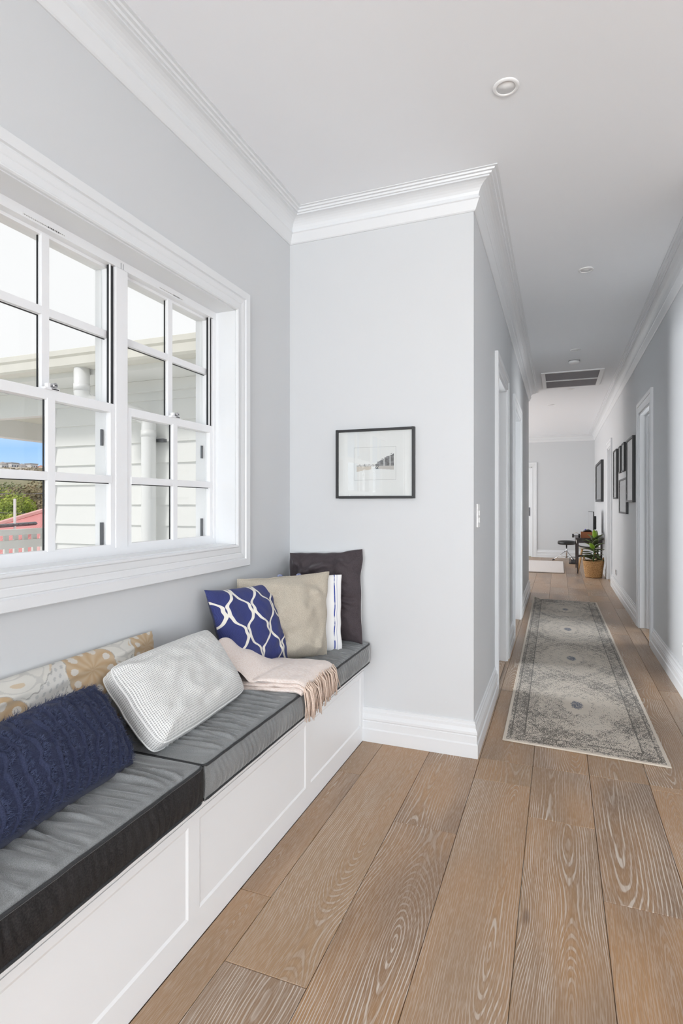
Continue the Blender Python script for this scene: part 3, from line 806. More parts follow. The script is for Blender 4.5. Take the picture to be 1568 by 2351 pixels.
# beige square
pillow('beige_cushion', (-1.14, 2.28, ZS), 'beige woven square cushion between the blue lattice and striped cushions', [(-1.318, 2.135, 0.866), (-1.005, 2.43, 0.880), (-0.985, 2.355, 0.508), (-1.275, 2.06, 0.508)], 0.15, M['beige'], M['beige'], n=80, pinch=0.035, rnd=0.0, wob=0.014, wr=0.024, seed=5.5, q=0.5,
       folds=[(0.65, 0.55, -0.7, 0.3, 0.09, 0.010), (-0.1, 0.3, 1.2, 0.4, 0.12, 0.008), (0.75, -0.8, 1.2, 0.35, 0.07, 0.012)], pip=(M['beige'],))

# blue lattice cushion: the ogee lattice as a distance attribute
def lattice_mat():
    t = NT('navy_lattice_embroidery'); u = t.xyz(t.coord('UV'))
    X = t.math('ADD', t.math('MULTIPLY', u[0], 2.9), 0.22); Y = t.math('ADD', t.math('MULTIPLY', u[1], 1.9), 0.15)
    cs = t.math('COSINE', t.math('MULTIPLY', Y, 2 * math.pi))
    c3 = t.math('COSINE', t.math('MULTIPLY', Y, 6 * math.pi))
    a = t.math('SUBTRACT', 0.25, t.math('ADD', t.math('MULTIPLY', cs, 0.215), t.math('MULTIPLY', c3, -0.030)))
    sn = t.math('SINE', t.math('MULTIPLY', Y, 10 * math.pi))
    a = t.math('ADD', a, t.math('MULTIPLY', sn, 0.016))
    ds = []
    for sg in (1, -1):
        q = t.math('SUBTRACT', X, t.math('MULTIPLY', a, float(sg)))
        ds.append(t.math('ABSOLUTE', t.math('SUBTRACT', t.math('FRACT', t.math('ADD', q, 50.5)), 0.5)))
    d = t.math('MINIMUM', ds[0], ds[1])
    line = t.smooth(d, 0.060, 0.048)
    rings = t.math('SINE', t.math('MULTIPLY', d, 150.0))
    blue = t.mix(t.math('MULTIPLY', t.smooth(rings, -0.5, 0.8), 0.5), S(42, 50, 104), S(56, 66, 128))
    t.base(t.mix(line, blue, S(228, 224, 214))); t.set(Roughness=0.85, Sheen_Weight=0.1)
    h = t.math('ADD', t.math('MULTIPLY', line, -0.6), t.math('MULTIPLY', rings, 0.25)); t.bump(h, 0.5, 0.0015)
    return t.m
M['lattice'] = lattice_mat()
M['navy_back'] = fabric('navy_back', S(32, 38, 66), S(44, 50, 82), 350, 0.3)
pillow('lattice_cushion', (-1.2, 2.05, ZS), 'navy blue cushion with cream ogee lattice pattern', [(-1.305, 1.872, 0.858), (-1.205, 2.225, 0.846), (-1.105, 2.225, 0.508), (-1.19, 1.88, 0.508)], 0.14, M['lattice'], M['navy_back'], n=80, pinch=0.045, wob=0.012, wr=0.016, seed=1.7, q=0.55)

# white waffle-weave box cushion
def waffle_mat(nu, nv, name):
    t = NT(name); u = t.xyz(t.coord('UV'))
    fx = t.math('ABSOLUTE', t.math('SUBTRACT', t.math('FRACT', t.math('MULTIPLY', u[0], float(nu))), 0.5))
    fy = t.math('ABSOLUTE', t.math('SUBTRACT', t.math('FRACT', t.math('MULTIPLY', u[1], float(nv))), 0.5))
    cell = t.math('MULTIPLY', t.smooth(fx, 0.33, 0.18), t.smooth(fy, 0.36, 0.22))
    t.base(t.mix(t.math('MULTIPLY', cell, 0.85), S(236, 236, 234), S(170, 171, 170))); t.set(Roughness=0.9, Sheen_Weight=0.1)
    t.bump(t.math('SUBTRACT', 1.0, cell), 0.8, 0.003); return t.m
M['waffle'] = waffle_mat(84, 46, 'white_waffle_weave'); M['waffle_side'] = waffle_mat(76, 60, 'white_waffle_side')
pillow('waffle_cushion', (-1.1, 1.5, ZS), 'white waffle weave lumbar cushion leaning over the seat joint', [(-1.228, 1.262, 0.712), (-1.232, 1.775, 0.722), (-1.052, 1.745, 0.522), (-1.022, 1.245, 0.522)], 0.10, M['waffle'], M['waffle'], n=90, pinch=0.0, rnd=0.07, wr=0.012, seed=2.2, power=3.0, q=0.55, gus=0.04,
       folds=[(-0.95, -0.9, 0.8, 0.25, 0.10, 0.016), (-0.85, 0.85, -0.5, 0.25, 0.08, 0.010), (-0.4, 0.7, 0.1, 0.35, 0.08, 0.006)], pip=(M['white_cotton'], M['waffle_side']), pip_r=0.0028)

# floral lumbar against the wall: printed shapes stored as a colour attribute
def floral_print(me):
    rngf = random.Random(4)
    cream, tan, tan2, grey, dot = (0.60, 0.585, 0.54), (0.44, 0.31, 0.18), (0.54, 0.44, 0.32), (0.34, 0.33, 0.31), (0.42, 0.42, 0.41)
    flowers = [(0.20, 0.55, 0.15, 0.3), (0.60, 0.80, 0.15, -0.5), (0.40, 0.28, 0.13, 1.0), (0.93, 0.84, 0.13, -0.6), (0.84, 0.25, 0.13, 0.4)]
    uvl = me.uv_layers['UVMap']; nv = len(me.vertices); uv = [None] * nv
    for l in me.loops: uv[l.vertex_index] = tuple(uvl.data[l.index].uv)
    at = me.color_attributes.new('print', 'FLOAT_COLOR', 'POINT')
    asp = 2.6
    for i in range(nv):
        x, y = uv[i]; X, Y = x * asp, y
        c = cream
        n1 = fbm(X * 3, Y * 3, 2)
        # wavy lace band with dots
        w = Y - 0.76 - 0.15 * math.sin(X * 5.2 + 0.6)
        if abs(w) < 0.15:
            c = (0.57, 0.56, 0.53)
            gx, gy = (X * 14) % 1 - 0.5, (w * 14 + (int(X * 14) % 2) * 0.5) % 1 - 0.5
            if gx * gx + gy * gy < 0.06: c = dot
        if abs(abs(w) - 0.15 - 0.012 * math.sin(X * 60)) < 0.007: c = grey
        if w > 0.15:
            q = math.sin(X * 9 + 3 * w) * math.cos(w * 22)
            if abs(q) < 0.10: c = (0.50, 0.49, 0.46)
            elif q > 0.85: c = tan2
        # star lattice
        k = abs(((X * 1.7 + Y * 0.9) % 1) - 0.5); k2 = abs(((X * 1.7 - Y * 0.9) % 1) - 0.5)
        if w < -0.17:
            if min(k, k2) < 0.035: c = (0.63, 0.62, 0.585)
            elif min(k, k2) < 0.05: c = grey
            elif k > 0.3 and k2 > 0.3: c = tan
        for (fx, fy, rad, ro) in flowers:
            dx, dy = X - fx * asp, Y - fy; rr = math.hypot(dx, dy) / (rad * 2.0); th = math.atan2(dy, dx) - ro
            edge = 1.0 + 0.09 * abs(math.sin(th * 5)) - 0.05
            if rr < edge + 0.09: c = cream
            if rr < edge + 0.02: c = grey
            if rr < edge:
                f = 0.5 + 0.5 * math.sin(th * 10 + 8 * rr)
                c = tuple(tan[q] * (1 - 0.5 * f) + tan2[q] * 0.5 * f for q in range(3))
                pet = ((th * 5 / math.pi) % 1) - 0.5
                if ((rr - 0.74) / 0.15) ** 2 + (pet / 0.26) ** 2 < 1: c = (0.58, 0.55, 0.5)
        s = 1 + 0.05 * n1
        at.data[i].color = (c[0] * s, c[1] * s, c[2] * s, 1)
t = NT('floral_print'); at = t.n('Attribute'); at.attribute_name = 'print'
t.base(at.outputs['Color']); t.set(Roughness=0.8, Sheen_Weight=0.1); t.bump(t.noise(t.coord('Object'), 500, 2.0), 0.15, 0.001)
M['floral'] = t.m
M['cream_cotton'] = fabric('cream_cotton', S(205, 202, 193), S(222, 219, 211), 400, 0.2)
R, P = pillow('floral_cushion', (-1.29, 1.2, ZS), 'long cream cushion with tan flower print behind the navy one', [(-1.322, 0.80, 0.752), (-1.322, 1.585, 0.758), (-1.262, 1.575, 0.506), (-1.262, 0.81, 0.506)], 0.10, M['floral'], M['cream_cotton'], n=300, pinch=0.012, wr=0.010, seed=6.1, q=0.5,
       folds=[(0.6, 0.75, 0.3, 0.25, 0.10, 0.006), (0.1, 0.7, 0.5, 0.2, 0.12, 0.006), (-0.4, 0.6, -0.3, 0.2, 0.1, 0.006)])
for ch in R.children:
    if ch.name.startswith('front_panel'): floral_print(ch.data)

# navy lumbar with frayed strips
NQ = [(-1.215, 0.60, 0.672), (-1.215, 1.215, 0.690), (-1.045, 1.185, 0.515), (-1.020, 0.60, 0.515)]
R, P = pillow('fringed_cushion', (-1.12, 0.9, ZS), 'navy lumbar cushion with rows of frayed fringe, nearest the camera', NQ, 0.17, M['navy'], M['navy_back'], n=90, pinch=0.01, wr=0.008, seed=9.4, q=0.45, power=2.6)
rf = random.Random(21)
for k in range(15):
    s0 = -0.93 + 1.84 * k / 14
    fr = MB()
    # raised ruffle the threads grow from
    ctr = []
    for i in range(61):
        tt = -0.97 + 1.94 * i / 60
        s = s0 + 0.05 * fbm(tt * 1.8, k * 3.1) + 0.035 * fbm(tt * 6, k * 5.7) + 0.05 * (1 - tt * tt) - 0.02
        ctr.append((max(-0.985, min(0.985, s)), tt))
    rows = []
    for (s, tt) in ctr:
        p = P(s, tt, 1); du = (P(min(1, s + 0.02), tt, 1) - P(max(-1, s - 0.02), tt, 1)).normalized()
        nn = P.nrm
        a = 0.5 + 0.5 * fbm(tt * 9, k)
        rows.append([p - du * 0.004, p + nn * 0.008 + du * 0.001, p + nn * 0.007 * a + du * (0.006 + 0.005 * a), p + nn * 0.001 + du * (0.010 + 0.006 * a)])
    rib = MB().grid(rows).build('ruffle', M['navy'], R, smooth=True, fix=False)
    for i in range(620):
        q = rf.uniform(0, 59.99); i0 = int(q); f = q - i0
        s = ctr[i0][0] * (1 - f) + ctr[i0 + 1][0] * f; tt = ctr[i0][1] * (1 - f) + ctr[i0 + 1][1] * f
        p = P(s, tt, 1); du = (P(min(1, s + 0.02), tt, 1) - P(max(-1, s - 0.02), tt, 1)).normalized(); dv = du.cross(P.nrm)
        L = rf.uniform(0.008, 0.019) * (1 + 0.5 * fbm(tt * 7, k + 9)); w = rf.uniform(0.00028, 0.0006)
        dr = (du * rf.uniform(0.3, 1.0) + P.nrm * rf.uniform(0.05, 0.5) + dv * rf.gauss(0, 0.5)).normalized()
        a = p + P.nrm * 0.005 + du * rf.uniform(0, 0.014); m = a + dr * L * 0.55; e = m + (dr - P.nrm * 0.55 + dv * rf.gauss(0, 0.35)).normalized() * L * 0.45
        sd = dr.cross(P.nrm).normalized() * w
        fr.quad(a - sd, a + sd, m + sd * 0.8, m - sd * 0.8).quad(m - sd * 0.8, m + sd * 0.8, e + sd * 0.3, e - sd * 0.3)
    o = fr.build('fringe', M['navy_fray'], R, fix=False); o['kind'] = 'stuff'

# ------------------------------------------------------------------ pink throw
def throw_mat():
    t = NT('blush_wool'); v = t.coord('Object'); x = t.xyz(v)
    knit = t.noise(t.vec(t.math('MULTIPLY', x[0], 60), t.math('MULTIPLY', x[1], 420), t.math('MULTIPLY', x[2], 420)), 1.0, 3.0)
    fz = t.noise(v, 260, 3.0)
    c = t.mix(t.smooth(knit, 0.3, 0.7), S(222, 205, 195), S(238, 229, 224))
    t.base(t.mix(t.math('MULTIPLY', t.smooth(fz, 0.5, 0.8), 0.4), c, S(240, 230, 225))); t.set(Roughness=0.95, Sheen_Weight=0.4, Specular_IOR_Level=0.1)
    t.bump(t.math('ADD', knit, t.math('MULTIPLY', fz, 0.6)), 0.5, 0.002); return t.m
M['throw'] = throw_mat()
M['throw_fringe'] = fabric('blush_wool_fringe', S(214, 190, 173), S(236, 218, 205), 300, 0.3)
TR_ = root('throw_blanket', (-1.05, 1.98, ZS), 'blush pink folded wool throw hanging over the seat edge', 'blanket')
def throw_path(u, y, lift):
    """u 0..1 from the back of the seat to just over its front edge"""
    L = 0.345 * u
    x = -1.205 + L
    z = ZS + 0.006 + lift
    k = max(0.0, x - (-0.905))
    if k > 0:
        ang = min(k / 0.05, 1.25); x = -0.905 + 0.05 * math.sin(ang) * 1.0 ; z -= 0.05 * (1 - math.cos(ang)) + max(0, k - 0.0625) * 0.9
    return x, z
def throw_layer(i, lift, y_l, y_r, thick, grow):
    nu, nv = 70, 64; tops, bots = [], []
    for a in range(nu + 1):
        u = a / nu; rt, rb = [], []
        for b in range(nv + 1):
            v = b / nv
            yl = y_l(u); yr = y_r(u); y = yl + (yr - yl) * v
            x, z = throw_path(u * grow, y, lift)
            rd = min(1.0, v / 0.05, (1 - v) / 0.05); rd = math.sqrt(max(0, 1 - (1 - rd) ** 2))
            bump = 0.0
            if i == 2:
                bump = 0.115 * math.exp(-((u - 0.02) / 0.26) ** 2) * max(0.0, 1 - ((v - 0.22) / 0.62) ** 2) * (1 if v < 0.84 else 0)
                bump *= 1 + 0.22 * math.sin((u * 24 + v * 5)) * (1 - v)
                bump -= 0.010 * math.exp(-((u - 0.42 - 0.22 * v) / 0.05) ** 2) * max(0, 1 - 1.3 * v)
                bump += 0.016 * math.exp(-((u - 0.60) / 0.3) ** 2) * math.sin(math.pi * v)
            bump += 0.003 * fbm(x * 20, y * 20, i)
            zz = z + bump
            rt.append((x + 0.004 * (1 - u), y, zz + thick * 0.5 * rd)); rb.append((x, y, zz - thick * 0.5 * rd if i < 2 else z - thick * 0.5 * rd))
        tops.append(rt); bots.append(rb)
    m = MB().grid(tops).grid([r[::-1] for r in bots])
    m.grid([tops[0], bots[0]]); m.grid([bots[-1], tops[-1]])
    m.build('fold', M['throw'], TR_, smooth=True)
    return tops[-1]
throw_layer(0, 0.004, lambda u: 1.762 + 0.085 * u, lambda u: 2.10 + 0.03 * u, 0.016, 0.97)
throw_layer(1, 0.018, lambda u: 1.768 + 0.092 * u, lambda u: 2.105 + 0.035 * u, 0.015, 0.985)
edge = throw_layer(2, 0.032, lambda u: 1.758 + 0.105 * u, lambda u: 2.10 + 0.055 * u, 0.015, 1.0)
rf = random.Random(8); fr = MB()
for i in range(150):
    q = rf.uniform(0, len(edge) - 1.01); a = int(q); p = Vector(edge[a]).lerp(Vector(edge[a + 1]), q - a)
    p += Vector((rf.uniform(-0.022, 0.004), 0, rf.uniform(-0.006, 0.006)))
    f = q / len(edge)
    L = 0.115 + 0.03 * rf.random() - 0.035 * f
    dy = rf.gauss(0.012, 0.012) + 0.02 * (0.5 - f); ox = rf.uniform(0.006, 0.022)
    pts = [p, p + Vector((ox, dy * 0.2, -L * 0.18)), p + Vector((ox * 1.3, dy * 0.6, -L * 0.55)), p + Vector((ox * 1.1 + rf.gauss(0, 0.004), dy + rf.gauss(0, 0.006), -L))]
    fr.tube(pts, [0.0022, 0.0024, 0.0022, 0.0016], 5)
o = fr.build('fringe', M['throw_fringe'], TR_, smooth=True, fix=False); o['kind'] = 'stuff'

# ------------------------------------------------------------------ picture on the end wall
def framed(name, label, X0, X1, Z0, Z1, f3, bw, depth, mat_in, art=None, group=None, loc=(0, 0, 0), frame_mat=None):
    """f3(a, z, proud) -> point; frame bars, mat board, glass"""
    R = root(name, loc, label, 'picture', group)
    def slab(m, a0, a1, z0, z1, p0, p1):
        n = len(m.v)
        for p in (p0, p1):
            m.v += [tuple(f3(a, z, p)) for a, z in ((a0, z0), (a1, z0), (a1, z1), (a0, z1))]
        m.f += [tuple(n + i for i in q) for q in ((0, 3, 2, 1), (4, 5, 6, 7), (0, 1, 5, 4), (1, 2, 6, 5), (2, 3, 7, 6), (3, 0, 4, 7))]
        return m
    m = MB()
    slab(m, X0, X0 + bw, Z0, Z1, 0.001, depth); slab(m, X1 - bw, X1, Z0, Z1, 0.001, depth)
    slab(m, X0 + bw, X1 - bw, Z0, Z0 + bw, 0.001, depth); slab(m, X0 + bw, X1 - bw, Z1 - bw, Z1, 0.001, depth)
    m.build('frame', frame_mat or M['black_frame'], R, bevel=0.001)
    slab(MB(), X0 + bw, X1 - bw, Z0 + bw, Z1 - bw, 0.002, depth * 0.45).build('mat_board', mat_in, R)
    if art: art(R, slab)
    slab(MB(), X0 + bw, X1 - bw, Z0 + bw, Z1 - bw, depth * 0.75, depth * 0.75 + 0.002).build('glass', M['glass'], R)
    return R
t = NT('ink_wash_print'); at_ = t.n('Attribute'); at_.attribute_name = 'print'
t.base(at_.outputs['Color']); t.set(Roughness=0.85); t.bump(t.noise(t.coord('Object'), 600, 2.0), 0.05, 0.0005)
M['ink'] = t.m
def sketch(R, slab):
    # a loose ink-and-wash landscape: low treeline left, dark trees rising right, pale road
    a0, a1, z0, z1 = -0.975, -0.753, 1.321, 1.487
    nx, nz = 150, 110; rows = []
    for j in range(nz + 1):
        rows.append([(a0 + (a1 - a0) * i / nx, YB - 0.0105, z0 + (z1 - z0) * j / nz) for i in range(nx + 1)])
    o = MB().grid(rows).build('print', M['ink'], R, fix=False)
    at = o.data.color_attributes.new('print', 'FLOAT_COLOR', 'POINT')
    k = 0
    for j in range(nz + 1):
        for i in range(nx + 1):
            u, v = i / nx, j / nz; c = (0.80, 0.80, 0.79)
            g = fbm(u * 40, v * 40); g2 = fbm(u * 14, v * 14, 3)
            if 0.06 < u < 0.95 and 0.22 < v < 0.86:
                if v < 0.42 and u < 0.42 and v > 0.25 + 0.2 * u + 0.03 * g2: c = (0.62, 0.56, 0.49)
                if v < 0.44 and u > 0.55 and v > 0.34 - 0.1 * (u - 0.55): c = (0.52, 0.49, 0.46)
                if 0.41 < v < 0.47 + 0.03 * g and u < 0.5: c = (0.42, 0.41, 0.40) if g > -0.1 else c
                edge = 0.46 + 0.34 * max(0, (u - 0.5) / 0.45) ** 0.8 + 0.05 * g + 0.04 * g2
                if u > 0.52 and 0.42 < v < edge:
                    d = 0.10 + 0.16 * (0.5 + g2) + 0.1 * max(0, g); c = (d, d, d * 1.02)
                    if abs(u - 0.72) < 0.008 or abs(u - 0.86) < 0.01: c = (0.66, 0.66, 0.66)
                if 0.5 < u < 0.6 and 0.33 < v < 0.48 and g > -0.15: c = (0.12, 0.12, 0.12)
                if abs(u - 0.265) < 0.008 and 0.40 < v < 0.50: c = (0.2, 0.2, 0.2)
            if min(u, 1 - u, (v) * 0.75, (1 - v) * 0.75) < 0.006: c = (0.22, 0.22, 0.22)
            at.data[k].color = (*c, 1); k += 1
framed('framed_picture', 'small black framed ink landscape with wide white mat above the cushions', -1.072, -0.657, 1.228, 1.580, lambda a, z, p: (a, YB - p, z), 0.0125, 0.022, M['mat_board'], sketch, loc=(-0.865, YB, 1.228))

# gallery on the right hallway wall
rw = lambda a, z, p: (XR - p, a, z)
def photo_mat(name, c1, c2):
    t = NT(name); x = t.xyz(t.coord('Object'))
    n = t.noise(t.coord('Object'), 4.0, 3.0)
    t.base(t.mix(t.smooth(n, 0.4, 0.6), c1, c2)); t.set(Roughness=0.6); return t.m
M['photo1'] = photo_mat('photo_print_pale', S(190, 190, 188), S(216, 216, 214))
M['photo2'] = photo_mat('photo_print_grey', S(150, 151, 152), S(196, 196, 195))
G = 'black frames grouped on the right hallway wall'
def art_in(a0, a1, z0, z1, mat):
    return lambda R, slab: slab(MB(), a0, a1, z0, z1, 0.002, 0.0145).build('print', mat, R)
framed('gallery_frame', 'tall black framed print nearest the doorway in the group', 6.43, 7.01, 1.218, 1.905, rw, 0.022, 0.030, M['mat_board'], art_in(6.55, 6.9, 1.36, 1.78, M['photo1']), G, (XR, 6.72, 1.218))
framed('gallery_frame', 'black framed print at the top middle of the group', 7.30, 7.60, 1.585, 1.925, rw, 0.018, 0.024, M['mat_board'], art_in(7.37, 7.53, 1.66, 1.85, M['photo1']), G, (XR, 7.45, 1.585))
framed('gallery_frame', 'narrowest black framed print at the top of the group', 7.76, 7.98, 1.590, 1.925, rw, 0.018, 0.022, M['mat_board'], art_in(7.81, 7.93, 1.66, 1.85, M['photo2']), G, (XR, 7.87, 1.59))
framed('gallery_frame', 'black framed print at the far end of the group', 8.20, 8.66, 1.270, 1.930, rw, 0.020, 0.026, M['mat_board'], art_in(8.28, 8.58, 1.36, 1.84, M['photo2']), G, (XR, 8.43, 1.27))
framed('gallery_frame', 'lowest black framed print hanging below the rest of the group', 7.06, 7.86, 1.085, 1.500, rw, 0.020, 0.026, M['mat_board'], art_in(7.2, 7.72, 1.16, 1.42, M['photo1']), G, (XR, 7.46, 1.085))
M['grey_mat'] = plain('grey_mat_board', S(120, 121, 122), 0.8, bump=(300, 0.05, 0.0003))
framed('large_frame', 'large dark framed print above the desk in the far room', 10.75, 12.3, 1.24, 1.975, rw, 0.045, 0.045, M['grey_mat'], art_in(10.95, 12.1, 1.36, 1.84, M['photo1']), None, (XR, 11.5, 1.24))

# switch and power point
r = root('light_switch', (XH, 2.83, 1.085), 'white light switch plate on the hallway wall near the corner', 'switch')
MB().box(XH + 0.0005, XH + 0.009, 2.795, 2.87, 1.085, 1.2).build('plate', M['plastic'], r, bevel=0.002)
for z in (1.12, 1.155): MB().box(XH + 0.009, XH + 0.013, 2.823, 2.842, z - 0.012, z + 0.012).build('rocker', M['plastic'], r, bevel=0.001)
r = root('power_outlet', (XR, 8.44, 0.25), 'grey power point low on the right wall under the frames', 'power outlet')
MB().box(XR - 0.009, XR - 0.0005, 8.38, 8.50, 0.235, 0.305).build('plate', M['metal'], r, bevel=0.002)
for y in (8.41, 8.47): MB().box(XR - 0.012, XR - 0.009, y - 0.008, y + 0.008, 0.283, 0.295).box(XR - 0.0098, XR - 0.009, y - 0.012, y + 0.012, 0.25, 0.27).build('socket', M['dark_metal'], r)
r = root('wall_outlet', (XR, 4.05, 0.28), 'white power point at the right edge of the near right wall', 'power outlet')
MB().box(XR - 0.009, XR - 0.0005, 3.93, 4.055, 0.25, 0.33).build('plate', M['plastic'], r, bevel=0.002)
for y in (3.96, 4.02): MB().box(XR - 0.012, XR - 0.009, y - 0.008, y + 0.008, 0.308, 0.320).box(XR - 0.0098, XR - 0.009, y - 0.012, y + 0.012, 0.27, 0.29).build('socket', M['dark_metal'], r)

# ------------------------------------------------------------------ ceiling fittings
LDL = ['round white recessed downlight nearest the camera', 'recessed downlight at the start of the hallway', 'recessed downlight just before the smoke alarm', 'recessed downlight just past the ceiling grille', 'recessed downlight in the far room ceiling']
for i, (x, y) in enumerate([(-0.179, 2.130), (0.168, 3.98), (0.156, 6.01), (0.151, 8.035), (-0.106, 9.2)]):
    r = root('downlight', (x, y, ZC), LDL[i], 'downlight', 'recessed downlights')
    MB().lathe([(0.0335, 0.0), (0.0335, -0.004), (0.037, -0.0065), (0.046, -0.0045), (0.048, 0.0)], (x, y, ZC), 40).build('rim', M['plastic'], r, smooth=True)
    MB().lathe([(0.0, -0.0015), (0.033, -0.0012), (0.0335, -0.003)], (x, y, ZC), 40).build('lens', M['plastic'], r, smooth=True)
r = root('smoke_alarm', (0.155, 6.46, ZC), 'round white smoke alarm before the ceiling grille', 'smoke alarm')
MB().lathe([(0.0, -0.03), (0.04, -0.03), (0.052, -0.022), (0.055, -0.008), (0.055, 0.0)], (0.155, 6.46, ZC), 36).build('body', M['plastic'], r, smooth=True)
MB().lathe([(0.0552, -0.009), (0.0565, -0.006), (0.0552, -0.003)], (0.155, 6.46, ZC), 36).build('vent_ring', M['dark_metal'], r, smooth=True)
r = root('ceiling_grille', (0.147, 7.39, ZC), 'white framed return air grille with two grey filter panels', 'ceiling grille')
gx0, gx1, gy0, gy1 = -0.19, 0.485, 6.93, 7.86
zt = ZC - 0.0005
MB().box(gx0, gx0 + 0.045, gy0, gy1, zt - 0.012, zt).box(gx1 - 0.045, gx1, gy0, gy1, zt - 0.012, zt).box(gx0 + 0.045, gx1 - 0.045, gy0, gy0 + 0.03, zt - 0.012, zt).box(gx0 + 0.045, gx1 - 0.045, gy1 - 0.03, gy1, zt - 0.012, zt).build('frame', M['plastic'], r, bevel=0.002)
MB().box(gx0 + 0.045, gx1 - 0.045, 7.375, 7.415, zt - 0.014, zt).build('centre_bar', M['plastic'], r, bevel=0.002)
for a, b in ((gy0 + 0.03, 7.375), (7.415, gy1 - 0.03)):
    f = MB().box(gx0 + 0.045, gx1 - 0.045, a, b, zt - 0.003, zt - 0.001).build('filter_panel', M['grille'], r)
    sl = MB(); y = a + 0.012
    while y < b - 0.006:
        sl.box(gx0 + 0.05, gx1 - 0.05, y, y + 0.003, zt - 0.008, zt - 0.003); y += 0.014
    o = sl.build('louvre', M['grille'], f); o['kind'] = 'stuff'

# ------------------------------------------------------------------ runner rug
def rug_mat():
    t = NT('distressed_runner'); uv = t.xyz(t.coord('UV'))
    x = (t.math('MULTIPLY', t.math('SUBTRACT', uv[0], 0.5), 0.73), t.math('MULTIPLY', t.math('SUBTRACT', uv[1], 0.5), 4.54))
    HW, HL = 0.365, 2.27
    ax = t.math('ABSOLUTE', x[0]); ay = t.math('ABSOLUTE', x[1])
    ed = t.math('MINIMUM', t.math('SUBTRACT', HW, ax), t.math('SUBTRACT', HL, ay))   # distance from the edge
    px = x[0]; py = t.math('SUBTRACT', t.math('FRACT', t.math('DIVIDE', t.math('ADD', x[1], 2.135), 1.075)), 0.5)
    py = t.math('MULTIPLY', py, 1.075)
    vx = t.math('DIVIDE', px, 0.24); vy = t.math('DIVIDE', py, 0.50)
    rad = t.math('SQRT', t.math('ADD', t.math('MULTIPLY', vx, vx), t.math('MULTIPLY', vy, vy)))
    ang = t.math('ARCTAN2', vy, vx)
    scal = t.math('ADD', rad, t.math('MULTIPLY', t.math('COSINE', t.math('MULTIPLY', ang, 12.0)), 0.03))
    vec = t.vec(x[0], x[1], 0.0)
    n1 = t.noise(t.vec(t.math('MULTIPLY', x[0], 170), t.math('MULTIPLY', x[1], 120), 0), 1.0, 2.0, 0.6)
    n2 = t.noise(vec, 38, 2.0, 0.5)
    wear = t.noise(vec, 3.2, 3.0, 0.6)
    orn = t.math('MULTIPLY', t.math('SINE', t.math('MULTIPLY', scal, 22.0)), 0.022)
    orn = t.math('ADD', orn, t.math('MULTIPLY', t.math('MULTIPLY', t.math('SINE', t.math('MULTIPLY', px, 120)), t.math('SINE', t.math('MULTIPLY', py, 75))), 0.03))
    dens = t.math('ADD', t.math('MULTIPLY', t.smooth(scal, 0.75, 1.15), 0.055), t.math('MULTIPLY', t.math('SUBTRACT', wear, 0.5), 0.42))
    core = t.math('MULTIPLY', t.smooth(rad, 0.15, 0.10), 0.13)
    halo = t.math('MULTIPLY', t.math('MULTIPLY', t.smooth(rad, 0.14, 0.18), t.smooth(scal, 0.34, 0.28)), -0.16)
    bord = t.math('MULTIPLY', t.smooth(ed, 0.100, 0.094), 0.03)
    l1 = t.math('MULTIPLY', t.smooth(t.math('ABSOLUTE', t.math('SUBTRACT', ed, 0.098)), 0.005, 0.002), 0.13)
    l2 = t.math('MULTIPLY', t.smooth(t.math('ABSOLUTE', t.math('SUBTRACT', ed, 0.032)), 0.005, 0.003), 0.10)
    tot = n1
    for q in (orn, dens, core, halo, bord, l1, l2, t.math('MULTIPLY', t.math('SUBTRACT', n2, 0.5), 0.25)): tot = t.math('ADD', tot, q)
    m = t.smooth(tot, 0.55, 0.59)
    ink = t.mix(t.noise(vec, 2.6, 2.0), S(58, 56, 55), S(94, 83, 72))
    ink = t.mix(t.math('MULTIPLY', t.smooth(rad, 0.17, 0.12), 0.8), ink, S(70, 84, 108))
    cream = t.mix(t.noise(vec, 1.3, 2.0), S(212, 203, 190), S(200, 187, 170))
    c = t.mix(t.math('MULTIPLY', m, 0.92), cream, ink)
    c = t.mix(t.smooth(ed, 0.014, 0.012), c, S(214, 203, 188))
    t.base(c); t.set(Roughness=0.95, Sheen_Weight=0.2, Specular_IOR_Level=0.1)
    t.bump(t.noise(vec, 420, 2.0), 0.5, 0.002); return t.m
M['rug'] = rug_mat()
M['binding'] = fabric('rug_binding', S(206, 194, 178), S(224, 214, 200), 400, 0.4)
RC = (0.0875, 5.20, 0.0)
R = root('hall_runner', RC, 'cream and grey distressed hallway runner with four medallions', 'rug')
def rug_pt(u, v, z):
    # u across (-1..1), v along (-1..1), following the corners seen in the photo
    x = RC[0] + (0.365 - 0.004 * v) * u - 0.020 * v; y = RC[1] + 2.27 * v + 0.02 * u * (1 - v) * -0.5 - 0.03 * u * (1 + v) * 0.5
    curl = 0.03 * max(0.0, -u - 0.75) / 0.25 * max(0.0, v - 0.965) / 0.035 if v > 0 else 0.0
    return (x, y, z + curl)
rows = [[rug_pt(-1 + 2 * j / 24, -1 + 2 * i / 220, 0.0085) for j in range(25)] for i in range(221)]
m = MB().grid(rows, [[(j / 24, i / 220) for j in range(25)] for i in range(221)])
m.build('pile', M['rug'], R, smooth=True, fix=False)
per = [rug_pt(-1 + 2 * j / 10, -1, 0.0045) for j in range(10)] + [rug_pt(1, -1 + 2 * j / 100, 0.0045) for j in range(100)] + [rug_pt(1 - 2 * j / 10, 1, 0.0045) for j in range(10)] + [rug_pt(-1, 1 - 2 * j / 100, 0.0045) for j in range(101)]
MB().tube(per, 0.0044, 6).build('binding', M['binding'], R, smooth=True)
rows = [[rug_pt(-0.99 + 1.98 * j / 4, -0.998 + 1.996 * i / 40, 0.0012) for j in range(5)] for i in range(41)]
MB().grid(rows).build('backing', M['binding'], R)
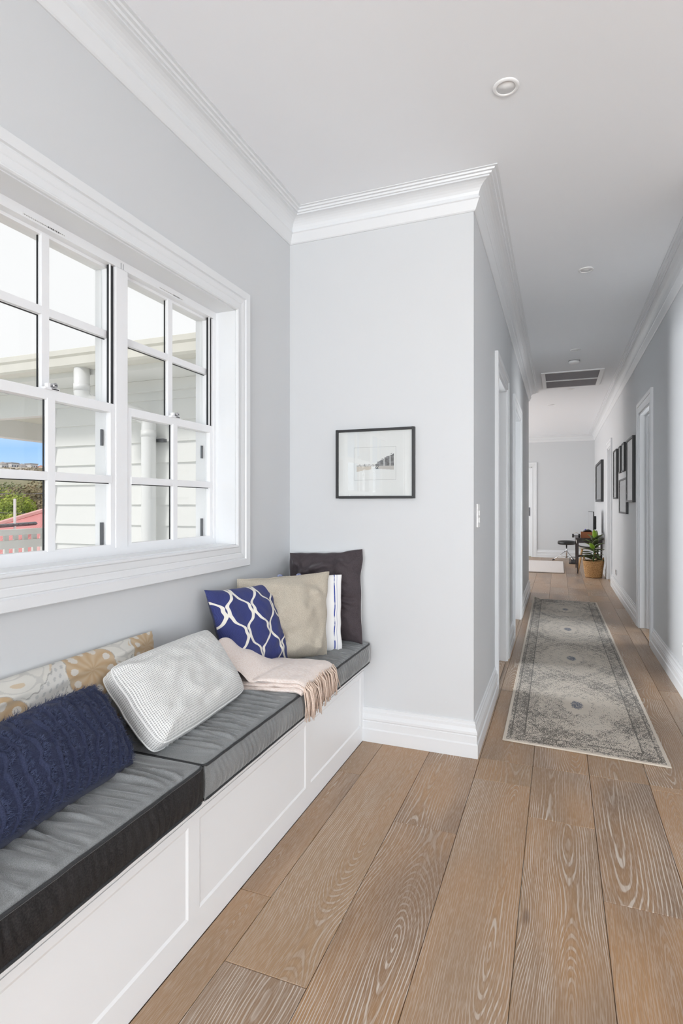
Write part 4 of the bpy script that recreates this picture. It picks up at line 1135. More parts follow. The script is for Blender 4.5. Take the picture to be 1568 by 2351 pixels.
# pale rug in the far room
M['pale_rug'] = fabric('pale_pink_rug', S(222, 212, 206), S(236, 229, 224), 200, 0.6, 0.003)
M['rug_edge'] = fabric('rug_dark_edge', S(96, 84, 76), S(120, 108, 98), 200, 0.4)
R = root('area_rug', (-0.9, 11.6, 0.0), 'pale cream rug with thin dark edge in the far room', 'rug')
MB().box(-1.85, 0.092, 10.40, 12.40, 0.001, 0.022).build('pile', M['pale_rug'], R, bevel=0.006)
MB().box(-1.855, 0.096, 10.394, 12.405, 0.0005, 0.008).build('edge', M['rug_edge'], R)

# ------------------------------------------------------------------ far room furniture
M['dark_wood'] = plain('dark_stained_wood', S(46, 28, 22), 0.4, bump=(60, 0.1, 0.001), var=(14, 0.35))
M['leather'] = plain('black_leather', S(34, 33, 32), 0.38, bump=(160, 0.2, 0.001))
M['tan_box'] = plain('tan_brown_wood', S(150, 86, 44), 0.5, bump=(40, 0.1, 0.001), var=(18, 0.2))
M['beech'] = plain('beech_wood', S(196, 150, 96), 0.5, bump=(40, 0.08, 0.001), var=(20, 0.15))
M['shell'] = plain('white_shell', S(226, 222, 212), 0.4, bump=(40, 0.02, 0.0005))
M['screen'] = plain('grey_screen_glass', S(160, 162, 165), 0.12, bump=(20, 0.005, 0.0003))
# desk
dx0, dx1, dy0, dy1, dz = 0.285, 0.705, 10.45, 11.50, 0.615
R = root('writing_desk', (0.5, 10.97, 0), 'small dark stained wooden desk against the right wall', 'desk')
MB().box(dx0 - 0.01, dx1 + 0.005, dy0 - 0.01, dy1, dz - 0.028, dz).build('top', M['dark_wood'], R, bevel=0.004)
MB().box(dx0 + 0.02, dx1 - 0.02, dy0 + 0.02, dy0 + 0.04, dz - 0.085, dz - 0.028).box(dx0 + 0.02, dx0 + 0.04, dy0 + 0.04, dy1 - 0.04, dz - 0.085, dz - 0.028).box(dx0 + 0.02, dx1 - 0.02, dy1 - 0.04, dy1 - 0.02, dz - 0.085, dz - 0.028).build('apron', M['dark_wood'], R)
for x, y in ((dx0 + 0.025, dy0 + 0.03), (dx1 - 0.025, dy0 + 0.03), (dx0 + 0.025, dy1 - 0.05), (dx1 - 0.025, dy1 - 0.05)):
    MB().tube([(x, y, 0), (x, y, 0.3), (x, y, dz - 0.028)], [0.013, 0.019, 0.024], 4).build('leg', M['dark_wood'], R)
MB().box(dx0 + 0.03, dx1 - 0.03, dy0 + 0.02, dy0 + 0.04, 0.285, 0.325).build('stretcher', M['dark_wood'], R)
# tan box on the desk
R = root('wooden_box', (0.47, 10.62, dz), 'tan brown wooden box on the dark desk', 'box')
MB().box(0.365, 0.585, 10.50, 10.75, dz, dz + 0.008).box(0.365, 0.585, 10.50, 10.512, dz, dz + 0.10).box(0.365, 0.585, 10.738, 10.75, dz, dz + 0.10).box(0.365, 0.377, 10.512, 10.738, dz, dz + 0.10).box(0.573, 0.585, 10.512, 10.738, dz, dz + 0.10).build('body', M['tan_box'], R, bevel=0.002)
MB().box(0.52, 0.565, 10.4995, 10.5005, dz + 0.025, dz + 0.04).build('hand_slot', M['black_plastic'], R)
# little things in and beside the box
R = root('black_headphones', (0.33, 10.55, dz), 'black and white headphones lying on the desk corner left of the box', 'headphones')
arc = [(0.285 + 0.05 * math.cos(a), 10.52 + 0.02 * math.cos(a), dz + 0.03 + 0.06 * math.sin(a)) for a in [math.pi * i / 10 for i in range(11)]]
MB().tube(arc, 0.006, 6).build('band', M['shell'], R, smooth=True)
for x, y in ((0.335, 10.54), (0.235, 10.50)):
    MB().lathe([(0.0, -0.015), (0.028, -0.015), (0.034, -0.004), (0.034, 0.01), (0.022, 0.016), (0.0, 0.016)], (x, y, dz + 0.035), 18, 'X').build('ear_cup', M['black_plastic'], R, smooth=True)
M['violet'] = plain('violet_plastic', S(92, 90, 170), 0.4, bump=(60, 0.05, 0.0005))
R = root('game_controller', (0.47, 10.6, dz + 0.1), 'small black and violet controller on top of the tan box', 'controller')
MB().tube([(0.41, 10.62, dz + 0.109), (0.44, 10.60, dz + 0.122), (0.49, 10.60, dz + 0.124), (0.53, 10.62, dz + 0.112)], [0.014, 0.021, 0.022, 0.014], 10).build('body', M['black_plastic'], R, smooth=True)
MB().lathe([(0.0, 0.0), (0.012, 0.0), (0.012, 0.016), (0.0, 0.02)], (0.435, 10.59, dz + 0.134), 12).build('thumb_stick', M['violet'], R, smooth=True)
# monitor
R = root('computer_monitor', (0.56, 11.0, dz), 'computer monitor seen edge on at the back of the dark desk', 'monitor')
c0 = Vector((0.55, 11.05, dz + 0.25)); ay = Vector((-0.10, 0.99, 0)).normalized(); nx = Vector((-0.99, -0.10, 0)).normalized()
MB().obox(c0, nx * 0.008, ay * 0.27, Vector((0, 0, 0.20))).build('panel', M['black_plastic'], R, bevel=0.004)
MB().obox(c0 + nx * 0.0085, nx * 0.001, ay * 0.26, Vector((0, 0, 0.19))).build('screen', M['screen'], R)
MB().obox(c0 - nx * 0.035, nx * 0.028, ay * 0.15, Vector((0, 0, 0.12))).build('back_housing', M['black_plastic'], R, bevel=0.01)
MB().tube([c0 - nx * 0.03 + Vector((0, 0, -0.05)), c0 - nx * 0.03 + Vector((0, 0, -0.24))], 0.018, 10).build('stand', M['black_plastic'], R)
MB().obox((c0.x + 0.02, c0.y, dz + 0.007), nx * 0.08, ay * 0.11, Vector((0, 0, 0.006))).build('foot', M['black_plastic'], R, bevel=0.003)
# chair under the desk
R = root('shell_chair', (0.50, 11.1, 0), 'white shell chair with beech legs tucked under the dark desk', 'chair')
rows = []
for i in range(13):
    f = i / 12; row = []
    for j in range(13):
        g = -1 + j / 6
        if f < 0.55:
            q = f / 0.55; x = 0.63 - 0.20 * q * 0 ; y = 10.98 + 0.17 * g; x = 0.68 - 0.34 * q; z = 0.40 - 0.02 * math.sin(q * math.pi) + 0.03 * g * g
        else:
            q = (f - 0.55) / 0.45; x = 0.34 - 0.05 * math.sin(q * 1.4); y = 10.98 + 0.17 * g * (1 - 0.15 * q); z = 0.40 + 0.16 * q + 0.03 * g * g * (1 - q)
        row.append((x, y, z))
    rows.append(row)
sh = MB().grid(rows).build('seat_shell', M['shell'], R, smooth=True)
md = sh.modifiers.new('thick', 'SOLIDIFY'); md.thickness = 0.012
for x, y, ex, ey in ((0.40, 10.90, -0.07, -0.06), (0.60, 10.90, 0.06, -0.06), (0.40, 11.06, -0.07, 0.06), (0.60, 11.06, 0.06, 0.06)):
    MB().tube([(x, y, 0.385), (x + ex, y + ey, 0.0)], [0.015, 0.010], 10).build('leg', M['beech'], R, smooth=True)
# drum stool
R = root('round_stool', (0.16, 12.75, 0), 'round black padded stool on chrome tripod legs', 'stool')
sx, sy = 0.16, 12.75
MB().lathe([(0.0, 0.345), (0.15, 0.345), (0.172, 0.352), (0.178, 0.372), (0.176, 0.40), (0.165, 0.42), (0.12, 0.428), (0.0, 0.43)], (sx, sy, 0), 40).build('seat', M['leather'], R, smooth=True)
MB().tube([(sx, sy, 0.345), (sx, sy, 0.06)], 0.013, 12).build('post', M['chrome'], R, smooth=True)
MB().lathe([(0.0, 0.19), (0.022, 0.19), (0.022, 0.23), (0.0, 0.23)], (sx, sy, 0), 16).build('collar', M['chrome'], R, smooth=True)
for k, a in enumerate((math.radians(188), math.radians(300), math.radians(60))):
    dxx, dyy = math.cos(a), math.sin(a)
    lg = MB().tube([(sx + 0.015 * dxx, sy + 0.015 * dyy, 0.21), (sx + 0.13 * dxx, sy + 0.13 * dyy, 0.12), (sx + 0.27 * dxx, sy + 0.27 * dyy, 0.012)], 0.008, 8).build('leg', M['chrome'], R, smooth=True)
    MB().tube([(sx + 0.012 * dxx, sy + 0.012 * dyy, 0.075), (sx + 0.13 * dxx, sy + 0.13 * dyy, 0.115)], 0.005, 8).build('brace', M['chrome'], lg, smooth=True)
    MB().tube([(sx + 0.24 * dxx, sy + 0.24 * dyy, 0.03), (sx + 0.285 * dxx, sy + 0.285 * dyy, 0.011)], 0.0115, 8).build('rubber_foot', M['black_plastic'], lg, smooth=True)
# foot pedal by the stool
R = root('foot_pedal', (0.27, 12.2, 0), 'black foot pedal on the floor between stool and desk', 'pedal')
MB().box(0.20, 0.36, 12.10, 12.34, 0.0, 0.018).build('base', M['black_plastic'], R, bevel=0.004)
MB().obox((0.28, 12.22, 0.045), (0.045, 0, 0), (0, 0.11, 0.022), (0, -0.002, 0.006)).build('footboard', M['black_plastic'], R, bevel=0.003)
MB().tube([(0.22, 12.32, 0.018), (0.22, 12.32, 0.12), (0.34, 12.32, 0.12), (0.34, 12.32, 0.018)], 0.007, 8).build('yoke', M['black_plastic'], R)

# potted plant in a basket
def weave_mat():
    t = NT('seagrass_weave'); x = t.xyz(t.coord('Object'))
    n = t.noise(t.vec(t.math('MULTIPLY', x[0], 70), t.math('MULTIPLY', x[1], 70), t.math('MULTIPLY', x[2], 160)), 1.0, 3.0)
    t.base(t.mix(t.smooth(n, 0.3, 0.7), S(136, 96, 58), S(202, 160, 108))); t.set(Roughness=0.85); t.bump(n, 0.5, 0.003); return t.m
M['weave'] = weave_mat()
def leaf_mat(name, a, b):
    t = NT(name); n = t.noise(t.coord('Object'), 18, 2.0)
    t.base(t.mix(n, a, b)); t.set(Roughness=0.35, Specular_IOR_Level=0.5); t.bump(t.noise(t.coord('Object'), 60, 2.0), 0.15, 0.002); return t.m
M['leaf'] = leaf_mat('dark_rubbery_leaf', S(52, 62, 38), S(104, 114, 74))
M['leaf_new'] = leaf_mat('new_lime_leaf', S(110, 150, 40), S(150, 186, 66))
M['leaf_mid'] = leaf_mat('mid_green_leaf', S(84, 108, 54), S(122, 140, 82))
M['soil'] = plain('dark_soil', S(44, 34, 26), 0.95, bump=(120, 0.8, 0.006), var=(50, 0.4))
PX, PY = 0.535, 10.05
R = root('potted_plant', (PX, PY, 0), 'leafy green rubber plant in a woven seagrass basket', 'plant')
bk = root_b = None
prof = [(0.0, 0.004)]
nr = 14
for i in range(nr):
    z0 = 0.004 + 0.265 * i / nr; rad = 0.122 + 0.036 * (i / nr) ** 0.8
    for k in range(4):
        a = math.pi * k / 4
        prof.append((rad + 0.007 * math.sin(a), z0 + 0.265 / nr * k / 4))
prof += [(0.158, 0.270), (0.150, 0.272), (0.143, 0.235), (0.0, 0.230)]
basket = MB().lathe(prof, (PX, PY, 0), 48).build('basket', M['weave'], R, smooth=True)
for sgn in (-1, 1):
    hp = [(PX + 0.152 * math.cos(b), PY + 0.152 * math.sin(b), 0.245 + hh) for b, hh in [(math.radians(-20 if sgn > 0 else 160) + math.radians(q - 20), 0.085 * math.sin(math.pi * q / 40)) for q in range(0, 41, 5)]]
    MB().tube(hp, 0.008, 8).build('handle', M['weave'], basket, smooth=True)
MB().lathe([(0.0, 0.238), (0.142, 0.238)], (PX, PY, 0), 32).build('soil', M['soil'], R)
MB().tube([(PX, PY, 0.25), (PX + 0.01, PY, 0.45), (PX + 0.02, PY - 0.01, 0.66)], [0.012, 0.010, 0.006], 8).build('stem', M['leaf_mid'], R, smooth=True)
rl = random.Random(14)
def leaf(base, az, el, L, W, mat, droop=0.35):
    d = Vector((math.cos(az) * math.cos(el), math.sin(az) * math.cos(el), math.sin(el)))
    if d.x > 0.05: L = max(0.09, min(L, (XR - 0.03 - base[0]) / d.x * 0.9))
    sd = Vector((-math.sin(az), math.cos(az), 0)); up = sd.cross(d) * -1
    rows = []
    p = Vector(base)
    for i in range(11):
        f = i / 10
        dd = (d - Vector((0, 0, droop * f * f * 1.2))).normalized()
        if i: p = p + dd * (L / 10)
        w = W * (math.sin(math.pi * (0.06 + 0.90 * f ** 0.85)) ** 0.8) if f > 0.12 else W * 0.08
        row = []
        for j in range(7):
            g = -1 + j / 3
            row.append(p + sd * w * 0.5 * g + up * (0.18 * w * g * g))
        rows.append(row)
    o = MB().grid(rows).build('leaf', mat, R, smooth=True)
    md = o.modifiers.new('thick', 'SOLIDIFY'); md.thickness = 0.0015
for k in range(34):
    f = k / 33; az = k * 2.4 + rl.uniform(-0.3, 0.3)
    el = 0.10 + 0.95 * f * f + rl.uniform(-0.25, 0.3)
    leaf((PX + 0.02 * f, PY - 0.01 * f, 0.27 + 0.35 * f), az, el, rl.uniform(0.22, 0.31) * (1 - 0.35 * f), rl.uniform(0.065, 0.095), M['leaf'] if rl.random() < 0.7 else M['leaf_mid'])
leaf((PX + 0.02, PY - 0.02, 0.62), -1.9, 1.25, 0.17, 0.07, M['leaf_new'], 0.1)
leaf((PX - 0.01, PY - 0.05, 0.45), -2.0, 0.9, 0.16, 0.08, M['leaf_new'], 0.3)
leaf((PX + 0.02, PY - 0.03, 0.55), -1.2, 0.7, 0.16, 0.07, M['leaf_mid'], 0.3)

# ------------------------------------------------------------------ outside: the neighbouring wing of the house
YW, XW = 3.45, -3.875
WG = root('house_wing', (-2.7, YW, -3.0), 'white weatherboard wing of the house outside the window', 'building')
MB().box(XW + 0.03, -1.56, YW + 0.03, YW + 0.15, -3.0, 2.16).box(XW + 0.03, XW + 0.15, YW + 0.15, 7.6, -3.0, 2.16).build('wall_core', M['outside_white'], WG)
bm_me = None
z = 0.877 - 0.157 * 8
def board(z0):
    # lapped board: thicker at its lower edge
    m = MB(); n = 0
    m.v += [(XW + 0.02, YW + 0.03, z0), (XW + 0.02, YW - 0.012, z0), (XW + 0.02, YW + 0.008, z0 + 0.165), (XW + 0.02, YW + 0.03, z0 + 0.165)]
    m.v += [(-1.56, p[1], p[2]) for p in m.v[:4]]
    m.f += [(0, 1, 2, 3), (7, 6, 5, 4), (0, 4, 5, 1), (1, 5, 6, 2), (2, 6, 7, 3), (3, 7, 4, 0)]
    m.build('weatherboard', M['outside_white'], WG)
while z < 2.05:
    board(z); z += 0.1575
MB().box(XW - 0.03, XW + 0.03, YW - 0.022, YW + 0.04, -3.0, 2.12).build('corner_board', M['pvc'], WG, bevel=0.003)
MB().box(XW - 0.02, -1.56, YW - 0.04, YW + 0.02, 2.045, 2.13).build('frieze_board', M['outside_white'], WG, bevel=0.004)
MB().box(-6.6, -1.56, 3.10, YW + 0.05, 2.13, 2.15).build('soffit', M['outside_white'], WG)
gp = [(3.08, 2.155), (2.975, 2.155), (2.962, 2.17), (2.962, 2.225), (2.95, 2.24), (2.95, 2.275), (2.965, 2.282), (2.975, 2.275), (2.975, 2.18), (3.08, 2.18)]
g = MB(); n = len(gp)
for x in (-6.6, -1.56): g.v += [(x, y, zz) for y, zz in gp]
g.f += [(i, (i + 1) % n, n + (i + 1) % n, n + i) for i in range(n)] + [tuple(range(n)), tuple(reversed(range(n, 2 * n)))]
g.build('gutter', M['cream_gutter'], WG)
MB().box(-6.6, -1.56, 3.08, 3.10, 2.118, 2.26).build('fascia', M['outside_white'], WG)
M['roof_white'] = plain('pale_metal_roof', S(214, 214, 212), 0.5, bump=(20, 0.1, 0.004), var=(3, 0.08))
rf_ = MB(); rf_.quad((-6.6, 3.0, 2.26), (-1.56, 3.0, 2.26), (-1.56, 5.6, 2.50), (-6.6, 5.6, 2.50)).quad((-6.6, 3.0, 2.24), (-6.6, 5.6, 2.48), (-1.56, 5.6, 2.48), (-1.56, 3.0, 2.24)); rf_.build('roof', M['roof_white'], WG)
# downpipe: drop from the gutter, elbow back to the wall, then down the wall
px0, px1 = -3.135, -2.83
pts = [(px0, 3.03, 2.156), (px0, 3.03, 1.99)]
for k in range(1, 7):
    a = math.pi / 2 * k / 6 * 0.86
    pts.append((px0 + 0.07 * (1 - math.cos(a)) * 0.68, 3.03 + 0.07 * (1 - math.cos(a)) * 0.73, 1.99 - 0.07 * math.sin(a)))
pts += [(px1 - 0.05, 3.31, 1.865)]
for k in range(1, 6):
    a = math.pi / 2 * k / 5
    pts.append((px1 - 0.05 + 0.05 * math.sin(a), 3.31 + 0.05 * math.sin(a), 1.865 - 0.07 * (1 - math.cos(a)) - 0.01))
pts += [(px1, 3.36, 1.70), (px1, 3.36, -3.0)]
dp = MB().tube(pts, 0.053, 20).build('downpipe', M['pvc'], WG, smooth=True)
for (x, y, zz) in ((px0, 3.03, 2.02), (px1, 3.36, 1.72)):
    MB().lathe([(0.053, -0.025), (0.0555, -0.025), (0.0555, 0.025), (0.053, 0.025)], (x, y, zz), 20).build('pipe_collar', M['pvc'], dp, smooth=True)
MB().box(px1 - 0.06, px1 + 0.10, 3.40, 3.44, 1.66, 1.685).build('pipe_bracket', M['dark_metal'], dp)
# porch beyond the wing's corner
MB().box(-6.6, XW - 0.03, YW - 0.02, YW + 0.06, 1.93, 2.13).build('porch_beam', M['outside_white'], WG, bevel=0.004)
M['porch_ceiling'] = plain('porch_ceiling_cream', S(232, 228, 216), 0.6, var=(4, 0.06))
MB().box(-5.1, XW, YW + 0.06, 7.6, 2.02, 2.06).build('porch_ceiling', M['porch_ceiling'], WG)
MB().box(-5.10, -4.98, YW + 0.06, 7.6, 1.845, 2.04).build('porch_side_beam', M['outside_white'], WG, bevel=0.004)
MB().box(-5.4, XW + 0.03, YW - 0.4, 7.6, -0.25, -0.15).build('porch_deck', M['outside_white'], WG)

# balcony railing along the porch
RL = root('balcony_railing', (-5.0, 5.0, -0.15), 'white timber balcony railing with flat balusters outside', 'railing')
MB().box(-5.05, -4.95, 3.2, 7.6, 0.895, 0.95).build('top_rail', M['outside_white'], RL, bevel=0.006)
MB().box(-4.985, -4.945, 3.2, 7.6, 0.765, 0.845).build('middle_rail', M['outside_white'], RL, bevel=0.004)
MB().box(-5.02, -4.98, 3.2, 7.6, -0.06, 0.0).build('bottom_rail', M['outside_white'], RL, bevel=0.004)
y = 3.25; first = None
while y < 7.55:
    m = MB().box(-5.0125, -4.9875, y, y + 0.045, -0.15, 0.896)
    m.build('baluster', M['outside_white'], RL); y += 0.105

props(MB().box(-7.5, XL - 0.2, -8.0, 7.6, -3.2, -3.0).build('bounce_paving', M['outside_white']), 'pale paving added out of view to bounce light up under the eave', 'paving', kind='structure')  # unseen reflector, added to lift the shaded soffit
# main house eave above the window
EV = root('main_eave', (-1.85, 0.4, 2.45), 'white eave of the main house over the window', 'eave')
MB().box(-2.15, XL - 0.2, YBK - 0.12, 3.0, 2.52, 2.55).build('soffit', M['outside_white'], EV)
MB().box(-2.18, -2.15, YBK - 0.12, 3.0, 2.50, 2.68).build('fascia', M['outside_white'], EV)

VR = root('rear_sun_shade', (1.2, -5.8, -0.3), 'unseen white verandah roof and deck added behind the house to block sun', 'verandah')  # unseen roof, added to keep direct sun out of the rear opening
MB().box(XL - 0.3, XLIV + 0.3, -7.2, YBK - 0.12, 2.60, 2.70).build('roof', M['outside_white'], VR)
MB().box(XL - 0.3, XLIV + 0.3, -7.2, YBK - 0.12, -0.30, -0.06).build('deck', M['outside_white'], VR)
for x in (-1.4, 1.2, 3.6): MB().box(x - 0.05, x + 0.05, -7.1, -7.0, -0.06, 2.6).build('post', M['outside_white'], VR)

# ------------------------------------------------------------------ the view: gardens, roof, trees, hillside
def ground_mat():
    t = NT('garden_ground'); n = t.noise(t.coord('Object'), 0.3, 4.0)
    t.base(t.mix(n, S(112, 118, 78), S(150, 138, 112))); t.set(Roughness=0.95); return t.m
M['ground'] = ground_mat()
def hz(x, y):
    d = max(0.0, (math.hypot(x, y) - 90) / 180)
    return -4.0 + 20 * (1 - math.exp(-d * 1.6)) + (1.2 * fbm(x * 0.02, y * 0.02) if x < -60 else 0)
rows = [[(x, y, hz(x, y)) for y in range(-60, 700, 20)] for x in (0, -20, -40, -60, -80, -100, -130, -160, -200, -240, -280, -330, -400, -470, -560)]
props(MB().grid(rows).build('ground', M['ground'], smooth=True), 'garden ground rising to a distant hillside outside', 'ground', kind='structure')
M['bark'] = plain('tree_bark', S(110, 94, 78), 0.9, bump=(8, 0.5, 0.02), var=(3, 0.3))
def foliage_mat(name, a, b):
    t = NT(name); rn = t.noise(t.coord('Object'), 1.3, 2.0)
    t.base(t.mix(t.smooth(rn, 0.3, 0.7), a, b)); t.set(Roughness=0.7, Specular_IOR_Level=0.2); return t.m
M['fol_green'] = foliage_mat('bright_green_foliage', S(120, 140, 50), S(190, 200, 88))
M['fol_brown'] = foliage_mat('dry_olive_foliage', S(120, 112, 84), S(168, 150, 118))
M['fol_dark'] = foliage_mat('olive_foliage', S(96, 110, 70), S(150, 156, 104))
def tree(x, y, z, ztop, r, mat, label, n=1500, lobes=9, seed=1, leaf_s=0.16):
    rt = random.Random(seed); h = (ztop - z - 0.42 * r) / 0.88; n = int(n * 5.2); leaf_s *= 0.3
    R = root('tree', (x, y, z), label, 'tree', 'garden trees beyond the balcony')
    MB().tube([(x, y, z), (x + 0.1, y, z + h * 0.4), (x - 0.1, y + 0.1, z + h * 0.75)], [0.22, 0.16, 0.07], 8).build('trunk', M['bark'], R, smooth=True)
    br = MB()
    ls = []
    for k in range(lobes):
        a = rt.uniform(0, 6.28); q = rt.uniform(0.2, 0.75) * r
        c = Vector((x + q * math.cos(a), y + q * math.sin(a), z + h * rt.uniform(0.55, 0.88)))
        ls.append((c, r * rt.uniform(0.32, 0.5)))
        br.tube([(x, y, z + h * 0.4), c], [0.07, 0.025], 6)
    br.build('branches', M['bark'], R)
    m = MB()
    for k in range(n):
        c, rad = rt.choice(ls)
        d = Vector((rt.gauss(0, 1), rt.gauss(0, 1), rt.gauss(0, 0.8))).normalized()
        p = c + d * rad * rt.uniform(0.7, 1.0)
        u = (d + Vector((rt.gauss(0, .6), rt.gauss(0, .6), rt.gauss(0, .6)))).normalized(); w = u.orthogonal().normalized(); v = u.cross(w)
        s = leaf_s * rt.uniform(0.6, 1.3)
        m.quad(p - w * s - v * s * .5, p + w * s - v * s * .5, p + w * s + v * s * .5, p - w * s + v * s * .5)
    o = m.build('foliage', mat, R, fix=False); o['kind'] = 'stuff'
    return R
def dirpt(u, v, D):
    """a point seen at pixel (u, v) at horizontal distance D"""
    a = (u - CXP) / FPX; b = (CYP - v) / FPX; c, s = math.cos(YAW), math.sin(YAW)
    d = Vector((-s + a * c, c + a * s, b)); k = D / math.hypot(d.x, d.y)
    return Vector((0, 0, 1.2)) + d * k
for (u, vt, D, rr, mm, lab, n, lo, sd, ls) in (
        (14, 1128, 26, 1.7, 'fol_green', 'bright green leafy tree behind the red roof', 2600, 11, 3, 0.15),
        (-60, 1112, 30, 2.3, 'fol_green', 'tall yellow-green tree at the left window edge', 2200, 10, 4, 0.16),
        (62, 1098, 44, 3.4, 'fol_brown', 'dry olive brown tree behind the green tree', 2600, 12, 5, 0.24),
        (118, 1104, 42, 3.0, 'fol_brown', 'dry brown tree behind the red roof ridge', 2200, 11, 6, 0.22),
        (-190, 1118, 34, 2.8, 'fol_dark', 'olive garden tree left of the window view', 1500, 10, 8, 0.2),
        (-330, 1112, 40, 3.4, 'fol_brown', 'dry garden tree further left of the window view', 1500, 10, 9, 0.24),
        (-480, 1116, 36, 3.0, 'fol_green', 'green garden tree well left of the window view', 1500, 10, 10, 0.2),
        (-640, 1110, 44, 3.8, 'fol_dark', 'olive garden tree furthest left of the window view', 1500, 10, 11, 0.24),
        (8, 1092, 60, 4.2, 'fol_dark', 'olive green tree furthest back in the gardens', 2200, 12, 7, 0.30)):
    p = dirpt(u, vt, D); tree(p.x, p.y, -4.0, p.z, rr, M[mm], lab, n, lo, sd, ls)
# red metal roof of the house below
M['red_roof'] = plain('faded_red_metal_roof', S(222, 146, 144), 0.5, var=(1.5, 0.22), bump=(6, 0.15, 0.01))
M['pink_trim'] = plain('faded_pink_ridge', S(226, 176, 172), 0.5, var=(3, 0.1))
apex = dirpt(112, 1172, 17.0)
ax_, ay_ = apex.x, apex.y
HR = root('red_roof_house', (ax_, ay_, -4.0), 'house with faded red metal hip roof below the balcony', 'building')
e = 5.0; zr = apex.z; ze = zr - 2.3
cor = [(ax_ - e, ay_ - e), (ax_ + e, ay_ - e), (ax_ + e, ay_ + e), (ax_ - e, ay_ + e)]
for k in range(4):
    a, b = cor[k], cor[(k + 1) % 4]
    m = MB(); N = 24
    for q in range(N):
        f0, f1 = q / N, (q + 1) / N
        p0 = Vector((a[0] + (b[0] - a[0]) * f0, a[1] + (b[1] - a[1]) * f0, ze)); p1 = Vector((a[0] + (b[0] - a[0]) * f1, a[1] + (b[1] - a[1]) * f1, ze))
        tp = Vector((ax_, ay_, zr)); mid = (p0 + p1) / 2 + Vector((0, 0, 0.05))
        m.v += [tuple(p0), tuple(mid), tuple(p1), tuple(tp)]; n = len(m.v) - 4
        m.f += [(n, n + 1, n + 3), (n + 1, n + 2, n + 3)]
    m.build('roof_slope', M['red_roof'], HR)
    MB().tube([(a[0], a[1], ze + 0.03), (ax_, ay_, zr + 0.03)], 0.07, 6).build('ridge_cap', M['pink_trim'], HR)
MB().box(ax_ - e + 0.5, ax_ + e - 0.5, ay_ - e + 0.5, ay_ + e - 0.5, -4.0, ze + 0.02).build('walls', M['outside_white'], HR)
# aerial on the roof
b0 = dirpt(34, 1205, 15.4); 
AN = root('roof_aerial', (b0.x, b0.y, b0.z), 'thin white aerial mast on the red roof', 'aerial')
MB().tube([(b0.x, b0.y, b0.z - 0.4), (b0.x, b0.y, b0.z + 0.62)], 0.03, 8).build('mast', M['outside_white'], AN)
MB().tube([(b0.x - 0.03, b0.y - 0.5, b0.z - 0.02), (b0.x + 0.03, b0.y + 0.55, b0.z + 0.02)], 0.045, 6).build('boom', M['dark_metal'], AN)
el_ = MB()
for k in range(8): el_.tube([(b0.x - 0.18, b0.y - 0.45 + 0.13 * k, b0.z), (b0.x + 0.18, b0.y - 0.45 + 0.13 * k, b0.z + 0.02)], 0.012, 5)
el_.build('elements', M['dark_metal'], AN)
# power lines
for i, (v0, lab) in enumerate(((1119, 'highest'), (1163, 'middle'), (1182, 'lowest'))):
    a = dirpt(-120, v0 + 1, 20.0); b = dirpt(220, v0 - 5, 22.0)
    pts = [a.lerp(b, k / 12) + Vector((0, 0, -0.25 * math.sin(math.pi * k / 12))) for k in range(13)]
    props(MB().tube(pts, 0.012, 5).build('power_line', M['dark_metal']), 'thin overhead power line, %s of the three beyond the balcony' % lab, 'cable', 'overhead power lines')
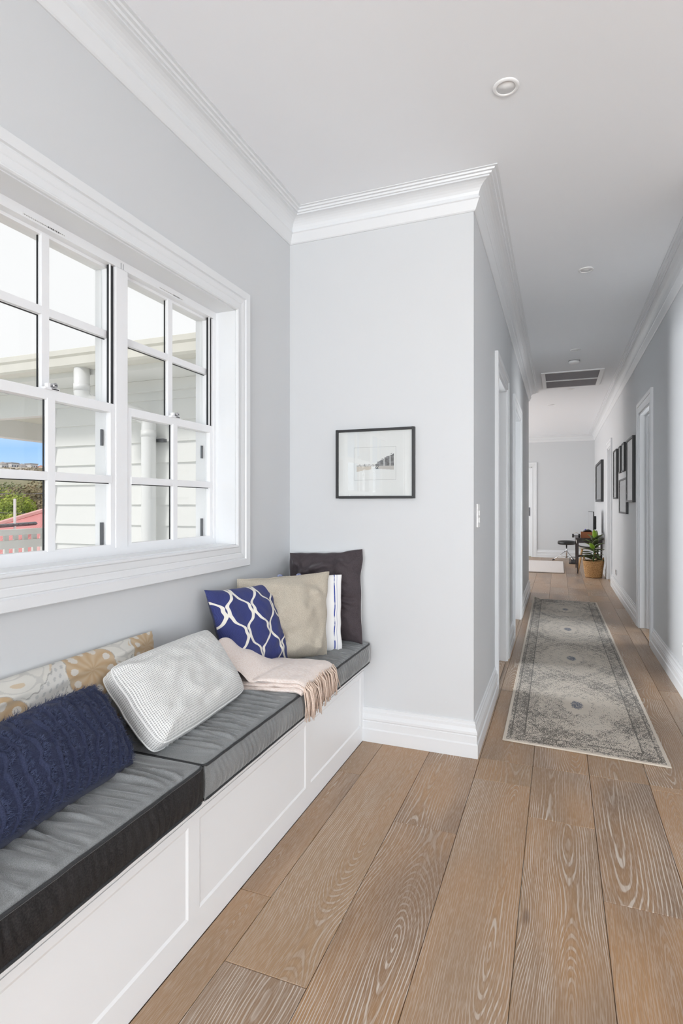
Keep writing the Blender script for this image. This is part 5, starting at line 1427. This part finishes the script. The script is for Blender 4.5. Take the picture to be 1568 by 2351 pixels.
# hillside houses
M['far_white'] = plain('far_white_wall', S(236, 232, 230), 0.7, var=(0.3, 0.05))
M['far_roof'] = plain('far_grey_roof', S(176, 168, 166), 0.7, var=(0.3, 0.1))
M['far_roof_red'] = plain('far_terracotta_roof', S(206, 150, 128), 0.7, var=(0.3, 0.1))
M['far_glass'] = plain('far_window_glass', S(120, 128, 142), 0.2, var=(0.5, 0.1))
spots = [(6, 1066, 6, 5, 0, 'white block on the distant hill at the left edge of the window'), (28, 1064, 6, 7, 1, 'flat topped white house on the distant hill'), (50, 1070, 5.5, 5, 0, 'low pale house in the middle of the distant hill'), (72, 1066, 6, 7, 1, 'tall white house right of middle on the distant hill'), (94, 1074, 5.5, 4, 2, 'small house with orange roof on the distant hill'), (38, 1081, 4, 3, 2, 'terracotta roofed house lower on the distant hill')]
for (u, v, w, h, kd, lab) in spots:
    p = dirpt(u, v, 480); x, y, zz = p.x, p.y, p.z
    R = root('hillside_house', (x, y, zz - h), lab, 'building', 'houses on the distant hill')
    MB().box(x - w / 2, x + w / 2, y - w / 2, y + w / 2, zz - h - 8, zz).build('walls', M['far_white'], R)
    if kd == 1: MB().box(x - w / 2 - 0.5, x + w / 2 + 0.5, y - w / 2 - 0.5, y + w / 2 + 0.5, zz, zz + 0.5).build('roof', M['far_roof'], R)
    else:
        mm = MB(); mm.v += [(x - w / 2 - .5, y - w / 2 - .5, zz), (x + w / 2 + .5, y - w / 2 - .5, zz), (x + w / 2 + .5, y + w / 2 + .5, zz), (x - w / 2 - .5, y + w / 2 + .5, zz), (x, y, zz + 2.0)]
        mm.f += [(0, 1, 4), (1, 2, 4), (2, 3, 4), (3, 0, 4), (3, 2, 1, 0)]; mm.build('roof', M['far_roof_red'] if kd == 2 else M['far_roof'], R)
    for k in range(3):
        yy = y - w / 2 + w * (k + 0.25) / 3
        for lv in range(1 if h < 6 else 2):
            zq = zz - 1.8 - 3 * lv
            MB().box(x + w / 2, x + w / 2 + 0.1, yy, yy + w / 6, zq - 0.9, zq + 0.5).build('window', M['far_glass'], R)
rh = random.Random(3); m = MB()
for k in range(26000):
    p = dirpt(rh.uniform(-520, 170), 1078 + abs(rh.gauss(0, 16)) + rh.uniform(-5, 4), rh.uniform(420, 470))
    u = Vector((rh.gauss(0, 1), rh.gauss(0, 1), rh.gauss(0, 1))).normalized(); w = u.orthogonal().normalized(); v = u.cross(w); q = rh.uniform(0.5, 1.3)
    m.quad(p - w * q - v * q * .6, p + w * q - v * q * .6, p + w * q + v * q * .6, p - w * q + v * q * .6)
M['scrub'] = foliage_mat('haze_tinted_scrub', S(176, 166, 148), S(212, 202, 188))  # pale scrub colour with distance haze mixed in
props(m.build('hillside_scrub', M['scrub'], fix=False), 'olive scrub with haze put into its colour on the distant hillside below the white houses', 'scrub', kind='stuff')
